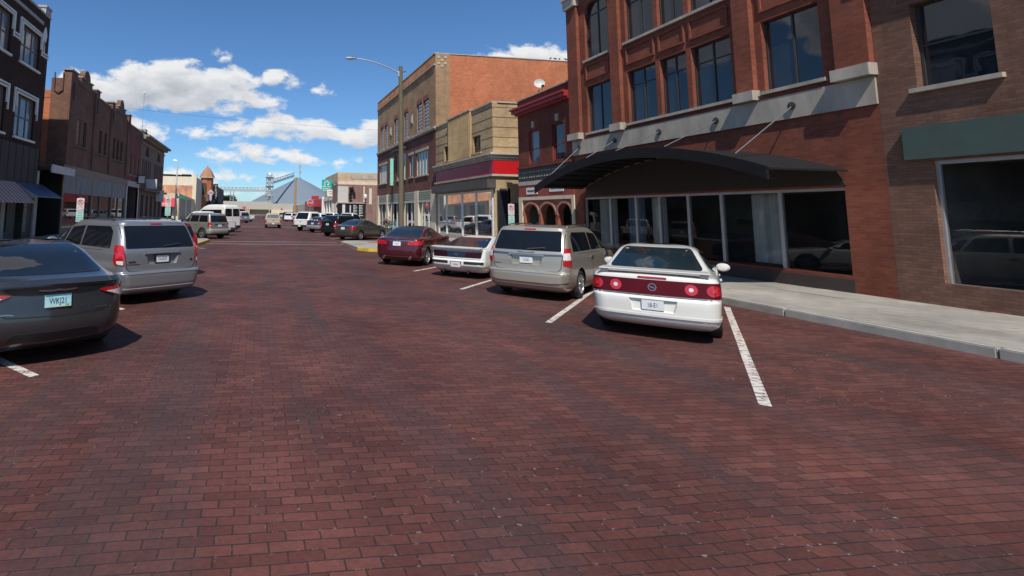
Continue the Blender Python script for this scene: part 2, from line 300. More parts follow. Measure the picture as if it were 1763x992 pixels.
# ------------------------------------------------------------------ ground, street, kerbs, markings
def structure(o): o['kind'] = 'structure'; return o
def road_mat():
    m, t, b = P_("street_brick"); L = t.links.new
    ge = N('ShaderNodeNewGeometry', t)
    br = N('ShaderNodeTexBrick', t)
    # slight wander of the courses
    nw = N('ShaderNodeTexNoise', t); L(ge.outputs['Position'], nw.inputs['Vector']); nw.inputs['Scale'].default_value = .35; nw.inputs['Detail'].default_value = 3
    sw = N('ShaderNodeVectorMath', t, operation='MULTIPLY_ADD'); L(nw.outputs['Color'], sw.inputs[0]); sw.inputs[1].default_value = (.15, .15, 0); L(ge.outputs['Position'], sw.inputs[2])
    L(sw.outputs[0], br.inputs['Vector'])
    for k, v in (('Color1', (.088, .029, .023, 1)), ('Color2', (.138, .049, .038, 1)), ('Mortar', (.040, .022, .019, 1)), ('Scale', 1), ('Brick Width', .215), ('Row Height', .098), ('Mortar Size', .006), ('Mortar Smooth', .4), ('Bias', -.15)): br.inputs[k].default_value = v
    n = N('ShaderNodeTexNoise', t); L(ge.outputs['Position'], n.inputs['Vector']); n.inputs['Scale'].default_value = .42; n.inputs['Detail'].default_value = 9; n.inputs['Roughness'].default_value = .68
    r = N('ShaderNodeMapRange', t); L(n.outputs[0], r.inputs[0]); r.inputs[1].default_value = .32; r.inputs[2].default_value = .68; r.inputs[3].default_value = .55; r.inputs[4].default_value = 1.35
    cr = N('ShaderNodeCombineColor', t); [L(r.outputs[0], cr.inputs[i]) for i in range(3)]
    mu = N('ShaderNodeMixRGB', t, blend_type='MULTIPLY'); mu.inputs[0].default_value = 1; L(br.outputs['Color'], mu.inputs[1]); L(cr.outputs[0], mu.inputs[2])
    # tyre-darkened lanes and old grey tar: long soft streaks down the street
    mp = N('ShaderNodeMapping', t); L(ge.outputs['Position'], mp.inputs[0]); mp.inputs['Scale'].default_value = (.8, .06, 1)
    n2 = N('ShaderNodeTexNoise', t); L(mp.outputs[0], n2.inputs['Vector']); n2.inputs['Scale'].default_value = 1.2; n2.inputs['Detail'].default_value = 8; n2.inputs['Roughness'].default_value = .7
    r2 = N('ShaderNodeMapRange', t); L(n2.outputs[0], r2.inputs[0]); r2.inputs[1].default_value = .45; r2.inputs[2].default_value = .68; r2.inputs[4].default_value = .72
    m2 = N('ShaderNodeMixRGB', t); L(r2.outputs[0], m2.inputs[0]); L(mu.outputs[0], m2.inputs[1]); m2.inputs[2].default_value = (.042, .034, .036, 1)
    # pale grit caught in the joints, in worn patches
    b2 = N('ShaderNodeTexBrick', t); L(sw.outputs[0], b2.inputs['Vector'])
    for k, v in (('Scale', 1), ('Brick Width', .215), ('Row Height', .098), ('Mortar Size', .017), ('Mortar Smooth', .8)): b2.inputs[k].default_value = v
    vo = N('ShaderNodeTexNoise', t); L(ge.outputs['Position'], vo.inputs['Vector']); vo.inputs['Scale'].default_value = 21; vo.inputs['Detail'].default_value = 6; vo.inputs['Roughness'].default_value = .7
    lt = N('ShaderNodeMapRange', t); L(vo.outputs[0], lt.inputs[0]); lt.inputs[1].default_value = .59; lt.inputs[2].default_value = .68
    np_ = N('ShaderNodeTexNoise', t); L(ge.outputs['Position'], np_.inputs['Vector']); np_.inputs['Scale'].default_value = .28; np_.inputs['Detail'].default_value = 5
    rp = N('ShaderNodeMapRange', t); L(np_.outputs[0], rp.inputs[0]); rp.inputs[1].default_value = .40; rp.inputs[2].default_value = .58; rp.inputs[4].default_value = .75
    mq = N('ShaderNodeMath', t, operation='MULTIPLY'); L(lt.outputs[0], mq.inputs[0]); L(b2.outputs['Fac'], mq.inputs[1])
    mm = N('ShaderNodeMath', t, operation='MULTIPLY'); L(mq.outputs[0], mm.inputs[0]); L(rp.outputs[0], mm.inputs[1])
    m3 = N('ShaderNodeMixRGB', t); L(mm.outputs[0], m3.inputs[0]); L(m2.outputs[0], m3.inputs[1]); m3.inputs[2].default_value = (.46, .38, .34, 1)
    # old oil drips
    vo2 = N('ShaderNodeTexVoronoi', t); wv = N('ShaderNodeVectorMath', t, operation='MULTIPLY_ADD'); L(vo.outputs['Color'], wv.inputs[0]); wv.inputs[1].default_value = (.5, .5, 0); L(ge.outputs['Position'], wv.inputs[2]); L(wv.outputs[0], vo2.inputs['Vector']); vo2.inputs['Scale'].default_value = .42
    ro = N('ShaderNodeMapRange', t); L(vo2.outputs['Distance'], ro.inputs[0]); ro.inputs[1].default_value = .06; ro.inputs[2].default_value = .22; ro.inputs[3].default_value = .62; ro.inputs[4].default_value = 0
    m3b = N('ShaderNodeMixRGB', t); L(ro.outputs[0], m3b.inputs[0]); L(m3.outputs[0], m3b.inputs[1]); m3b.inputs[2].default_value = (.025, .018, .017, 1); m3 = m3b
    # fine soil
    n4 = N('ShaderNodeTexNoise', t); L(ge.outputs['Position'], n4.inputs['Vector']); n4.inputs['Scale'].default_value = 26; n4.inputs['Detail'].default_value = 5
    r4 = N('ShaderNodeMapRange', t); L(n4.outputs[0], r4.inputs[0]); r4.inputs[3].default_value = .75; r4.inputs[4].default_value = 1.25
    c4 = N('ShaderNodeCombineColor', t); [L(r4.outputs[0], c4.inputs[i]) for i in range(3)]
    m4 = N('ShaderNodeMixRGB', t, blend_type='MULTIPLY'); m4.inputs[0].default_value = 1; L(m3.outputs[0], m4.inputs[1]); L(c4.outputs[0], m4.inputs[2])
    L(m4.outputs[0], b.inputs['Base Color']); b.inputs['Specular IOR Level'].default_value = .3
    rr = N('ShaderNodeMapRange', t); L(n4.outputs[0], rr.inputs[0]); rr.inputs[3].default_value = .55; rr.inputs[4].default_value = .9; L(rr.outputs[0], b.inputs['Roughness'])
    n5 = N('ShaderNodeTexNoise', t); L(ge.outputs['Position'], n5.inputs['Vector']); n5.inputs['Scale'].default_value = 1.1; n5.inputs['Detail'].default_value = 3
    h0 = N('ShaderNodeMath', t, operation='MULTIPLY_ADD'); L(n5.outputs[0], h0.inputs[0]); h0.inputs[1].default_value = 9; L(n4.outputs[0], h0.inputs[2])
    h = N('ShaderNodeMath', t, operation='MULTIPLY_ADD'); L(br.outputs['Fac'], h.inputs[0]); h.inputs[1].default_value = -1; L(h0.outputs[0], h.inputs[2])
    bp = N('ShaderNodeBump', t); bp.inputs['Strength'].default_value = .7; bp.inputs['Distance'].default_value = .008; L(h.outputs[0], bp.inputs['Height']); L(bp.outputs[0], b.inputs['Normal'])
    return m
structure(MB().add([(-2500, -300, -.03), (2500, -300, -.03), (2500, 4000, -.03), (-2500, 4000, -.03)], [(0, 1, 2, 3)]).build("ground", mat("dry_earth", (.17, .16, .11), .95, var=.3, vs=.05)))
KL, KR = -8.3, 10.9                                     # kerb lines
street = road_mat()
structure(MB().add([(KL - .3, -40, 0), (KR + .3, -40, 0), (KR + .3, 226, 0), (KL - .3, 226, 0)], [(0, 1, 2, 3)]).build("street", street))
structure(MB().add([(-90, 77, -.006), (90, 77, -.006), (90, 89, -.006), (-90, 89, -.006)], [(0, 1, 2, 3)]).build("cross_street", street))
def concrete():
    m, t, b = P_("concrete"); L = t.links.new; ge = N('ShaderNodeNewGeometry', t); cols = []
    for sc_, lo_, hi_ in ((.45, .62, 1.2), (3.5, .82, 1.12), (40, .88, 1.1)):
        n = N('ShaderNodeTexNoise', t); L(ge.outputs['Position'], n.inputs['Vector']); n.inputs['Scale'].default_value = sc_; n.inputs['Detail'].default_value = 7; n.inputs['Roughness'].default_value = .65
        r = N('ShaderNodeMapRange', t); L(n.outputs[0], r.inputs[0]); r.inputs[1].default_value = .3; r.inputs[2].default_value = .7; r.inputs[3].default_value = lo_; r.inputs[4].default_value = hi_; cols.append(r.outputs[0])
    a = N('ShaderNodeMath', t, operation='MULTIPLY'); L(cols[0], a.inputs[0]); L(cols[1], a.inputs[1]); a2 = N('ShaderNodeMath', t, operation='MULTIPLY'); L(a.outputs[0], a2.inputs[0]); L(cols[2], a2.inputs[1])
    # gum spots and small stains
    vo = N('ShaderNodeTexVoronoi', t); L(ge.outputs['Position'], vo.inputs['Vector']); vo.inputs['Scale'].default_value = 1.7; vr = N('ShaderNodeMapRange', t); L(vo.outputs['Distance'], vr.inputs[0]); vr.inputs[1].default_value = .035; vr.inputs[2].default_value = .06; vr.inputs[3].default_value = .55; vr.inputs[4].default_value = 1
    a3 = N('ShaderNodeMath', t, operation='MULTIPLY'); L(a2.outputs[0], a3.inputs[0]); L(vr.outputs[0], a3.inputs[1])
    cc_ = N('ShaderNodeCombineColor', t); [L(a3.outputs[0], cc_.inputs[i]) for i in range(3)]; mu = N('ShaderNodeMixRGB', t, blend_type='MULTIPLY'); mu.inputs[0].default_value = 1; mu.inputs[1].default_value = (.32, .295, .255, 1); L(cc_.outputs[0], mu.inputs[2])
    L(mu.outputs[0], b.inputs['Base Color']); b.inputs['Roughness'].default_value = .9; bp = N('ShaderNodeBump', t); bp.inputs['Strength'].default_value = .4; bp.inputs['Distance'].default_value = .006; L(a3.outputs[0], bp.inputs['Height']); L(bp.outputs[0], b.inputs['Normal']); return m
conc = concrete()
kerbm = mat("kerb_concrete", (.36, .34, .30), .9, var=.25, vs=2)
SW = .15
def slab(name, pts, m=conc):
    P = lambda a, b, d: (a, b, d)
    return structure(MB().prism(P, pts, -.04, SW).build(name, m))
# pavements with bulb-outs at the mid-block crossing; joints are real grooves between slabs
def pavement(xk, xw, y0, y1, step=1.6):
    mb = MB(); y = y0; s = 1 if xw > xk else -1
    while y < y1 - .01:
        ye = min(y + step, y1)
        for k in range(3):
            xa = xk + s * .16 + (xw - xk - s * .16) * k / 3; xb = xk + s * .16 + (xw - xk - s * .16) * (k + 1) / 3
            zz_ = random.uniform(-.006, .004); mb.box(min(xa, xb) + .008, max(xa, xb) - .008, y + .008, ye - .008, -.04, SW + zz_)
        y = ye
    return structure(mb.build("sidewalk", conc))
def kerb(x0, x1, y0, y1, m=kerbm):
    mb = MB(); y = y0
    while y < y1 - .01:
        ye = min(y + 3.05, y1); j = random.uniform(-.012, .012); mb.box(x0 + j, x1 + j * .2, y + .006, ye - .006, -.04, SW + .004 + random.uniform(-.006, .006)); y = ye
    return structure(mb.build("kerb", m, bevel=.018))
for (xk, xw, y0, y1) in ((KR, XR + .02, -12, 76.5), (KL, XL - .02, 4, 76.5), (KR, XR + 3, 90, 222), (KL, XL - 3, 90, 222)):
    pavement(xk, xw, y0, y1)
    s = 1 if xw > xk else -1
    kerb(min(xk, xk + s * .15), max(xk, xk + s * .15), y0, y1)
yel = mat("yellow_kerb_paint", (.62, .42, .03), .7, var=.3, vs=5)
slab("sidewalk_bulb", [(KR - .002, 25.5), (KR - .002, 33.0), (6.6, 33.0), (5.8, 32.6), (5.35, 31.6), (5.4, 26.6), (5.8, 25.7), (6.4, 25.5)])
slab("sidewalk_bulb", [(KL + .002, 27.0), (-3.6, 27.0), (-3.2, 27.5), (-2.85, 32.6), (-3.05, 33.6), (-4.0, 33.9), (KL + .002, 33.9)])
structure(MB().prism(lambda a, b, d: (a, b, d), [(5.42, 26.5), (5.35, 26.4), (5.77, 25.62), (6.4, 25.42), (8.2, 25.42), (8.2, 25.5), (6.42, 25.5), (5.8, 25.7)], .0, SW + .006).build("yellow_kerb", yel))
structure(MB().prism(lambda a, b, d: (a, b, d), [(-3.18, 27.5), (-2.83, 32.6), (-2.77, 32.6), (-3.13, 27.45), (-3.55, 26.92), (-5.8, 26.92), (-5.8, 27.0), (-3.58, 27.0)], .0, SW + .006).build("yellow_kerb", yel))
structure(MB().box(7.0, 9.2, 30.6, 31.8, SW - .01, SW + .008).build("tactile_paving", mat("tactile_brick", (.30, .10, .06), .9, var=.3, vs=9, bump=.8, bs=60)))
def wornpaint():
    m, t, b = P_("worn_road_paint"); L = t.links.new; ge = N('ShaderNodeNewGeometry', t)
    n = N('ShaderNodeTexNoise', t); L(ge.outputs['Position'], n.inputs['Vector']); n.inputs['Scale'].default_value = 9; n.inputs['Detail'].default_value = 9; n.inputs['Roughness'].default_value = .75
    br = N('ShaderNodeTexBrick', t); L(ge.outputs['Position'], br.inputs['Vector'])
    for k, v in (('Scale', 1), ('Brick Width', .215), ('Row Height', .098), ('Mortar Size', .007)): br.inputs[k].default_value = v
    ad = N('ShaderNodeMath', t, operation='MULTIPLY_ADD'); L(br.outputs['Fac'], ad.inputs[0]); ad.inputs[1].default_value = .09; L(n.outputs[0], ad.inputs[2])
    r = N('ShaderNodeMapRange', t); L(ad.outputs[0], r.inputs[0]); r.inputs[1].default_value = .50; r.inputs[2].default_value = .62
    mx = N('ShaderNodeMixRGB', t); L(r.outputs[0], mx.inputs[0]); mx.inputs[1].default_value = (.56, .53, .48, 1); mx.inputs[2].default_value = (.13, .06, .048, 1)
    L(mx.outputs[0], b.inputs['Base Color']); b.inputs['Roughness'].default_value = .85; return m
white = wornpaint()
def line(x0, y0, x1, y1, w=.11, z=.004):
    d = Vector((x1 - x0, y1 - y0, 0)).normalized(); n = Vector((-d.y, d.x, 0)) * w / 2; a = Vector((x0, y0, z)); b = Vector((x1, y1, z)); k = 10
    mb = MB(); vs = []
    for i in range(k + 1):
        c = a.lerp(b, i / k); j = random.uniform(-.006, .006); vs += [c - n * (1 + j * 6), c + n * (1 - j * 6)]
    mb.add(vs, [(2 * i, 2 * i + 2, 2 * i + 3, 2 * i + 1) for i in range(k)]); return structure(mb.build("parking_line", white))
for k in range(-1, 4): line(5.45, 13.05 + 4.05 * (k - 1), 10.6, 13.05 + 4.05 * (k - 1) + 5.4)
for k in range(-1, 6): line(-2.5, 10.6 + 4.05 * (k - 1), -8.0, 10.6 + 4.05 * (k - 1) + 5.5)
for k in range(6): line(5.6, 37.5 + 4.6 * k, 10.6, 42.5 + 4.6 * k); line(-2.6, 41 + 4.6 * k, -8.0, 46.4 + 4.6 * k)
for y in (30.65, 33.05): structure(MB().box(-2.8, 5.3, y - .06, y + .06, .003, .0045).build("crossing_line", white))
for y in (62.4, 65.2, 77.5, 91.5): structure(MB().box(-8, 10.7, y - .1, y + .1, .003, .0045).build("crossing_line", white))

# ------------------------------------------------------------------ shared building materials
redbrick = brick("red_brick", (.20, .052, .030), (.26, .075, .042), (.15, .085, .065), grime=.3)
shopbrick = brick("painted_shop_brick", (.15, .043, .030), (.20, .058, .040), (.11, .05, .04), grime=.35)
yellowbrick = brick("yellow_brick", (.41, .285, .15), (.50, .36, .20), (.24, .18, .115), bh=.085, grime=.3, gcol=(.12, .09, .06))
tanbrick = brick("tan_brick", (.32, .195, .105), (.40, .25, .14), (.22, .15, .10), grime=.3, gcol=(.1, .06, .04))
purplebrick = brick("maroon_brick", (.15, .062, .052), (.20, .082, .066), (.12, .07, .06), grime=.3)
orangebrick = brick("orange_common_brick", (.44, .125, .055), (.56, .185, .085), (.36, .20, .125), var=.18, grime=.3, gcol=(.25, .10, .06))
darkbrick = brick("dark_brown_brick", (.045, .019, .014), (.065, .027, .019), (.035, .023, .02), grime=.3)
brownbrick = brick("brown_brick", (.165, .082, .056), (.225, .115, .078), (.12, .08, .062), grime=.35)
stone = mat("limestone", (.41, .36, .295), .88, var=.28, vs=.9, bump=.3, stretch=(1, 1.6, .6))
cream = mat("cream_paint", (.62, .54, .40), .75, var=.1, vs=2)
whitep = mat("white_trim_paint", (.74, .72, .67), .6, var=.08, vs=2)
darkframe = mat("dark_window_frame", (.045, .043, .042), .45, var=.15)
alu = mat("aluminium_frame", (.55, .56, .57), .4, .7, var=.08)
winglass = glass("window_glass", (.02, .024, .03), .02, .1, .9, .8)
paleglass = glass("curtained_glass", (.16, .18, .20), .05, .12, .9, .6)
shopglass = clearglass("shop_glass")
roofm = mat("roof_tar", (.08, .08, .085), .9)
black = mat("black_paint", (.008, .008, .009), .75, var=.2, spec=.3)
inside = mat("shop_interior", (.09, .085, .08), .9, var=.3, vs=1)
redpaint = mat("red_cornice_paint", (.30, .022, .024), .5, var=.12)
def building(name, label, cat, X, y): return thing(name, label, cat, (X, y, 0))
def roofpart(b, s, y0, y1, z, depth, X=None):
    X = (XR if s > 0 else XL) if X is None else X
    MB().box(min(X + s * .31, X + s * depth), max(X + s * .31, X + s * depth), y0 + .01, y1 - .01, z, z + .05).build("roof", roofm, b)
def interior(b, P, a0, a1, b0, b1, d0, d1, m=inside, name="shop_interior"):
    mb = MB(); q = lambda *p: P(*p)
    mb.add([q(a0, b0, d1), q(a1, b0, d1), q(a1, b1, d1), q(a0, b1, d1)], [(0, 1, 2, 3)])
    for (p1, p2) in (((a0, b0), (a1, b0)), ((a1, b0), (a1, b1)), ((a1, b1), (a0, b1)), ((a0, b1), (a0, b0))): mb.add([q(*p1, d0), q(*p2, d0), q(*p2, d1), q(*p1, d1)], [(0, 1, 2, 3)])
    mb.open = True
    return mb.build(name, m, b)
def archpts(a0, a1, z0, n=14, rise=None):
    c, r = (a0 + a1) / 2, (a1 - a0) / 2; rise = r if rise is None else rise
    return [(c - r * math.cos(math.pi * i / n), z0 + rise * math.sin(math.pi * i / n)) for i in range(n + 1)]
def spandrel(mb, P, a0, a1, z0, z1, d0, d1, rise=None):
    """fills the square head of an opening down to a round arch springing at z0"""
    pts = archpts(a0, a1, z0, 16, rise); n = len(pts)
    for i in range(n - 1):
        (x, z), (X, Z) = pts[i], pts[i + 1]
        mb.add([P(x, z, d0), P(X, Z, d0), P(X, z1, d0), P(x, z1, d0), P(x, z, d1), P(X, Z, d1)], [(0, 1, 2, 3), (0, 4, 5, 1)])
def curtain(b, P, a0, a1, z0, z1, d, m, amp=.04, n=40, name="curtain"):
    mb = MB(); vs = []
    for i in range(n + 1):
        a = a0 + (a1 - a0) * i / n; dd = d + amp * math.sin(i * 1.9) * (.6 + .4 * math.sin(i * .37)); vs += [P(a, z0, dd), P(a, z1, dd)]
    mb.add(vs, [(2 * i, 2 * i + 2, 2 * i + 3, 2 * i + 1) for i in range(n)]); mb.open = True
    return mb.build(name, m, b, smooth=True)

# ------------------------------------------------------------------ RIGHT: red brick block with the arched canopy
y0, y1, HT = 10.25, 22.35, 14.2
A = building("brick_building", "red brick three-storey block with stone band and black arched canopy over its shopfront", "building", XR, 16.3)
bays = [(19.62, 21.2), (17.1, 18.6), (15.7, 16.9), (14.0, 15.5), (11.4, 12.98)]; narrow = (bays[0], bays[4])
mb = MB(); holes = []
for (a, b) in bays:
    holes += [(a, b, 5.65, 7.8), (a, b, 9.05, 11.7 if (a, b) in narrow else 11.3)]
holes += [(y0 + .9, 21.75, .55, 2.68)]
wall_holes(mb, PR, y0, y1, 0, HT, holes, .45); shell(mb, 1, y0, y1, 0, HT, 16)
for (a, b) in narrow: spandrel(mb, PR, a, b, 11.05, 11.7, -.002, .12)
mb.build("wall", redbrick, A); roofpart(A, 1, y0, y1, HT - .5, 15.9)
pil = [(21.6, 22.35), (18.85, 19.4), (13.2, 13.75), (10.25, 11.0)]
for (a, b) in pil:
    o = MB().pbox(PR, a, b, 5.72, 11.85, -.16, -.001).build("pilaster", redbrick, A)
    MB().pbox(PR, a - .05, b + .05, 5.42, 5.72, -.28, -.002).build("base_stone", stone, o)
    MB().pbox(PR, a - .05, b + .05, 11.85, 12.3, -.30, -.002).pbox(PR, a - .1, b + .1, 12.3, 12.42, -.38, -.002).build("capital", stone, o)
partbox("stone_band", stone, A, PR, y0, y1, 4.7, 5.40, -.06, -.001)
partbox("cornice", stone, A, PR, y0, y1, 13.5, 13.9, -.45, -.001)
for (a, b) in bays:
    mb = MB()
    for q in ((a, b, 8.72, 8.79), (a, b, 8.08, 8.15), (a, a + .07, 8.15, 8.72), (b - .07, b, 8.15, 8.72)): mb.pbox(PR, *q, -.05, -.001)
    mb.build("brick_panel", redbrick, A)
    wide = (a, b) not in narrow
    for (z0, z1) in ((5.65, 7.8), (9.05, 11.7 if not wide else 11.3)):
        ml = (.5,)
        window(A, PR, a, b, z0, z1, darkframe, winglass, .05, .13, ml, (.78,) if z0 > 9 and not wide else ((.72,) if wide else ()), sill=stone, sp=.1, sh=.1) if True else 0
# shopfront under the canopy
sf = MB()
for a in (y0 + .9, 12.9, 14.8, 16.1, 17.4, 18.6, 20.1, 21.75): sf.pbox(PR, a - .05, a + .05, .55, 2.60, .10, .2)
sf.pbox(PR, y0 + .9, 21.75, 2.60, 2.72, .08, .22); sf.pbox(PR, y0 + .9, 21.75, .45, .55, .06, .22)
w = sf.build("shop_window", alu, A)
MB().add([PR(y0 + .9, .55, .15), PR(21.75, .55, .15), PR(21.75, 2.6, .15), PR(y0 + .9, 2.6, .15)], [(0, 1, 2, 3)]).build("pane", shopglass, w)
interior(A, PR, y0 + .9, 21.75, .5, 2.7, .26, 3.2)
partbox("stall_riser", mat("dark_panel", (.05, .035, .03), .6), A, PR, y0 + .85, 21.8, .15, .46, -.03, .2)
for (a, b, m) in ((20.3, 21.4, mat("pale_curtain", (.62, .62, .59), .9)), (18.7, 19.6, mat("blue_curtain", (.22, .29, .38), .9)), (17.6, 18.3, MATS["pale_curtain"]), (13.2, 14.2, MATS["pale_curtain"])): curtain(A, PR, a, b, .6, 2.6, .6, m)
# canopy: shallow barrel sheet on a curved rim
cn = MB(); ya, yb, zs, rise, out = 11.0, 21.7, 3.12, 1.02, 2.45
pts = archpts(ya, yb, zs, 30, rise); cy = (ya + yb) / 2; hw = (yb - ya) / 2
rad = (hw * hw + rise * rise) / (2 * rise); pts = [(ya + (yb - ya) * i / 36, zs + math.sqrt(rad * rad - (ya + (yb - ya) * i / 36 - cy) ** 2) - (rad - rise)) for i in range(37)]
canopy = MB(); vs = []
for (a, z) in pts: vs += [PR(a, z, -out), PR(a, z, -.06), PR(a, z - .05, -out), PR(a, z - .05, -.06)]
fs = []
for i in range(36): k = 4 * i; fs += [(k, k + 4, k + 5, k + 1), (k + 2, k + 3, k + 7, k + 6)]
canopy.add(vs, fs + [(0, 1, 3, 2), (144, 146, 147, 145)])
cano = canopy.build("canopy", black, A, smooth=True)
MB().prism(PR, [(ya + .1, 2.74), (yb - .1, 2.74)] + [(a, z - .06) for a, z in pts[::-1]][1:-1], -.045, -.002).build("dark_fascia", mat("dark_fascia_paint", (.03, .02, .019), .6), A)
rim = MB(); vs = []
for (a, z) in pts: vs += [PR(a, z + .03, -out - .02), PR(a, z - .30, -out - .02), PR(a, z + .03, -out + .04), PR(a, z - .30, -out + .04)]
fs = []
for i in range(36): k = 4 * i; fs += [(k, k + 4, k + 5, k + 1), (k + 2, k + 3, k + 7, k + 6), (k, k + 2, k + 6, k + 4), (k + 1, k + 5, k + 7, k + 3)]
rim.add(vs, fs + [(0, 1, 3, 2), (144, 146, 147, 145)]).build("rim", black, cano)
rb = MB()
for i in range(1, 36, 2): a, z = pts[i]; rb.pbox(PR, a - .02, a + .02, z - .11, z - .052, -out + .05, -.06)
rb.build("rib", mat("canopy_rib", (.018, .018, .02), .5), cano)
for a in (21.8, 19.4, 17.0, 14.6, 12.2):
    zt = zs + math.sqrt(max(0, rad * rad - (min(a, 21.5) - cy) ** 2)) - (rad - rise)
    o = MB().tube([PR(a, 5.05, -.06), PR(a - .1, zt + .06, -out + .3)], .018).build("tie_rod", mat("dull_steel", (.20, .20, .20), .5, .6), cano)
    MB().lathe([(.001, 0), (.09, .0), (.11, -.05), (.001, -.07)], PR(a, 5.05, -.061), 'x').build("wall_plate", darkframe, o)

# neighbour towards the camera (continues the row)
nb = building("brick_building", "plain brown brick two-storey shop building beyond the red brick block, nearest the camera", "building", XR, 0)
mb = MB(); hs = [(a, a + 1.3, 4.9, 6.9) for a in (-9.6, -6.6, -3.6, -.6, 2.4, 5.4, 8.2)] + [(-4, 9.4, .6, 3.2)]
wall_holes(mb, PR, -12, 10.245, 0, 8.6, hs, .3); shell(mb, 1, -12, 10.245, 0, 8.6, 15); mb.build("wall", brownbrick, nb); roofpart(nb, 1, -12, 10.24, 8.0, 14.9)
for h in hs[:-1]: window(nb, PR, *h, darkframe, winglass, .06, .18, (), (.5,), sill=stone)
partbox("cornice", stone, nb, PR, -12, 10.245, 8.1, 8.45, -.3, -.001); partbox("fascia", mat("green_fascia", (.06, .09, .075), .6), nb, PR, -4.4, 9.8, 3.25, 4.0, -.12, -.001)
sf = MB()
for a in (-4, -1.6, .8, 3.2, 4.4, 7, 9.4): sf.pbox(PR, a - .05, a + .05, .6, 3.12, .1, .2)
sf.pbox(PR, -4, 9.4, 3.12, 3.2, .08, .22); w = sf.build("shop_window", alu, nb)
MB().add([PR(-4, .6, .15), PR(9.4, .6, .15), PR(9.4, 3.2, .15), PR(-4, 3.2, .15)], [(0, 1, 2, 3)]).build("pane", shopglass, w)
interior(nb, PR, -4, 9.4, .55, 3.2, .31, 3); curtain(nb, PR, 4.6, 6.8, .7, 3.1, .7, MATS["pale_curtain"])

# ------------------------------------------------------------------ RIGHT: red painted shop with arcade
y0, y1, HT = 22.37, 27.5, 8.42
B = building("shop_building", "narrow dark red brick shop with bright red cornice and three small brick arches", "building", XR, 25)
wins = [(25.3, 26.35, 4.65, 6.5), (23.05, 24.1, 4.65, 6.5)]
mb = MB(); wall_holes(mb, PR, y0, y1, 3.5, HT, wins, .35); shell(mb, 1, y0, y1, 0, HT, 16); mb.build("wall", shopbrick, B); roofpart(B, 1, y0, y1, HT - .6, 15.9)
mb = MB().pbox(PR, y0, y1, 7.55, 7.66, -.2, -.001).pbox(PR, y0, y1 + .06, 7.66, 7.85, -.38, -.001); mb.pbox(PR, y0, y1 + .1, 7.85, 7.95, -.5, -.001); mb.build("cornice", redpaint, B)
partbox("coping", stone, B, PR, y0, y1, HT, HT + .07, -.05, .35)
for (a, b, z0, z1) in wins:
    w = window(B, PR, a, b, z0, z1, redpaint, paleglass if a > 25 else winglass, .05, .10, (), (.45,))
    MB().pbox(PR, (a + b) / 2 - .1, (a + b) / 2 + .1, z1 + .15, z1 + .5, -.08, -.001).build("keystone", stone, w)
partbox("ledge", shopbrick, B, PR, y0, y1, 4.44, 4.56, -.12, -.001)
o = partbox("sign_band", mat("black_panel", (.028, .026, .025), .5, var=.3), B, PR, y0, y1, 3.72, 4.42, -.05, -.001)
dm = mat("white_fixing", (.40, .39, .36), .6)
for k in range(20):
    for r_ in range(2):
        a = y0 + .15 + k * .25
        if a < y1 - .1: MB().pbox(PR, a, a + .05 + .03 * (k % 3), 4.18 - r_ * .28, 4.25 - r_ * .28, -.065, -.049).build("white_dot", dm, o)
partbox("pale_strip", mat("worn_pale_board", (.42, .37, .34), .8, var=.3, vs=8), B, PR, y0, y1, 3.5, 3.715, -.055, -.001)
partbox("red_board", mat("red_board_paint", (.30, .06, .04), .6, var=.15), B, PR, y0, y1, 2.84, 3.495, -.03, -.001)
for (a, b, z0, z1, tx) in ((25.55, 26.65, 2.98, 3.34, "GALLERY"), (23.2, 24.4, 3.05, 3.42, "ANTIQUES")):
    s_ = partbox("sign_plate", whitep, B, PR, a, b, z0, z1, -.06, -.031); 
    mb = MB(); rd = random.Random(len(tx)); n = 9
    for k in range(n): c_ = a + .1 + (b - a - .2) * k / n; mb.pbox(PR, c_, c_ + .025, (z0 + z1) / 2 - .07, (z0 + z1) / 2 + .07, -.066, -.061); mb.pbox(PR, c_ + .025, c_ + .075, (z0 + z1) / 2 + rd.uniform(-.06, .0), (z0 + z1) / 2 + rd.uniform(.02, .06), -.065, -.0605)
    mb.build("lettering", black, s_)
mb = MB().pbox(PR, y0, y1, 2.66, 2.835, -.06, .1).pbox(PR, 27.12, y1, .1, 2.66, -.06, .1).pbox(PR, y0 + .0, y0 + .2, .1, 2.66, -.06, .1); mb.build("entrance_frame", cream, B)
ar = [(25.55, 27.0), (24.0, 25.35), (22.65, 23.8)]
mb = MB(); wall_holes(mb, PR, y0 + .2, 27.12, .15, 2.655, [(a, b, .15, 2.5) for a, b in ar], .32)
for a, b in ar: spandrel(mb, PR, a, b, 1.9, 2.5, -.001, .32, .55)
mb.build("arcade", brick("arcade_brick", (.30, .085, .05), (.37, .12, .07), (.24, .14, .1)), B)
at = MB()
for a, b in ar:
    p = archpts(a - .02, b + .02, 1.88, 16, .57); q = archpts(a - .12, b + .12, 1.88, 16, .68)
    for i in range(16): at.hexa([PR(*p[i], -.04), PR(*p[i + 1], -.04), PR(*q[i + 1], -.04), PR(*q[i], -.04)], [PR(*p[i], .02), PR(*p[i + 1], .02), PR(*q[i + 1], .02), PR(*q[i], .02)])
at.build("arch_trim", mat("pink_arch_trim", (.36, .17, .15), .7), B)
interior(B, PR, y0 + .2, 27.1, .15, 2.66, .33, 2.6)
for a in (24.3, 25.9): partbox("door", mat("dark_door", (.05, .03, .03), .5), B, PR, a, a + .85, .15, 2.1, 1.6, 1.7)
partbox("hanging_sign", mat("red_sign", (.42, .04, .05), .5), B, PR, 24.3, 25.0, 1.85, 2.2, .6, .64)

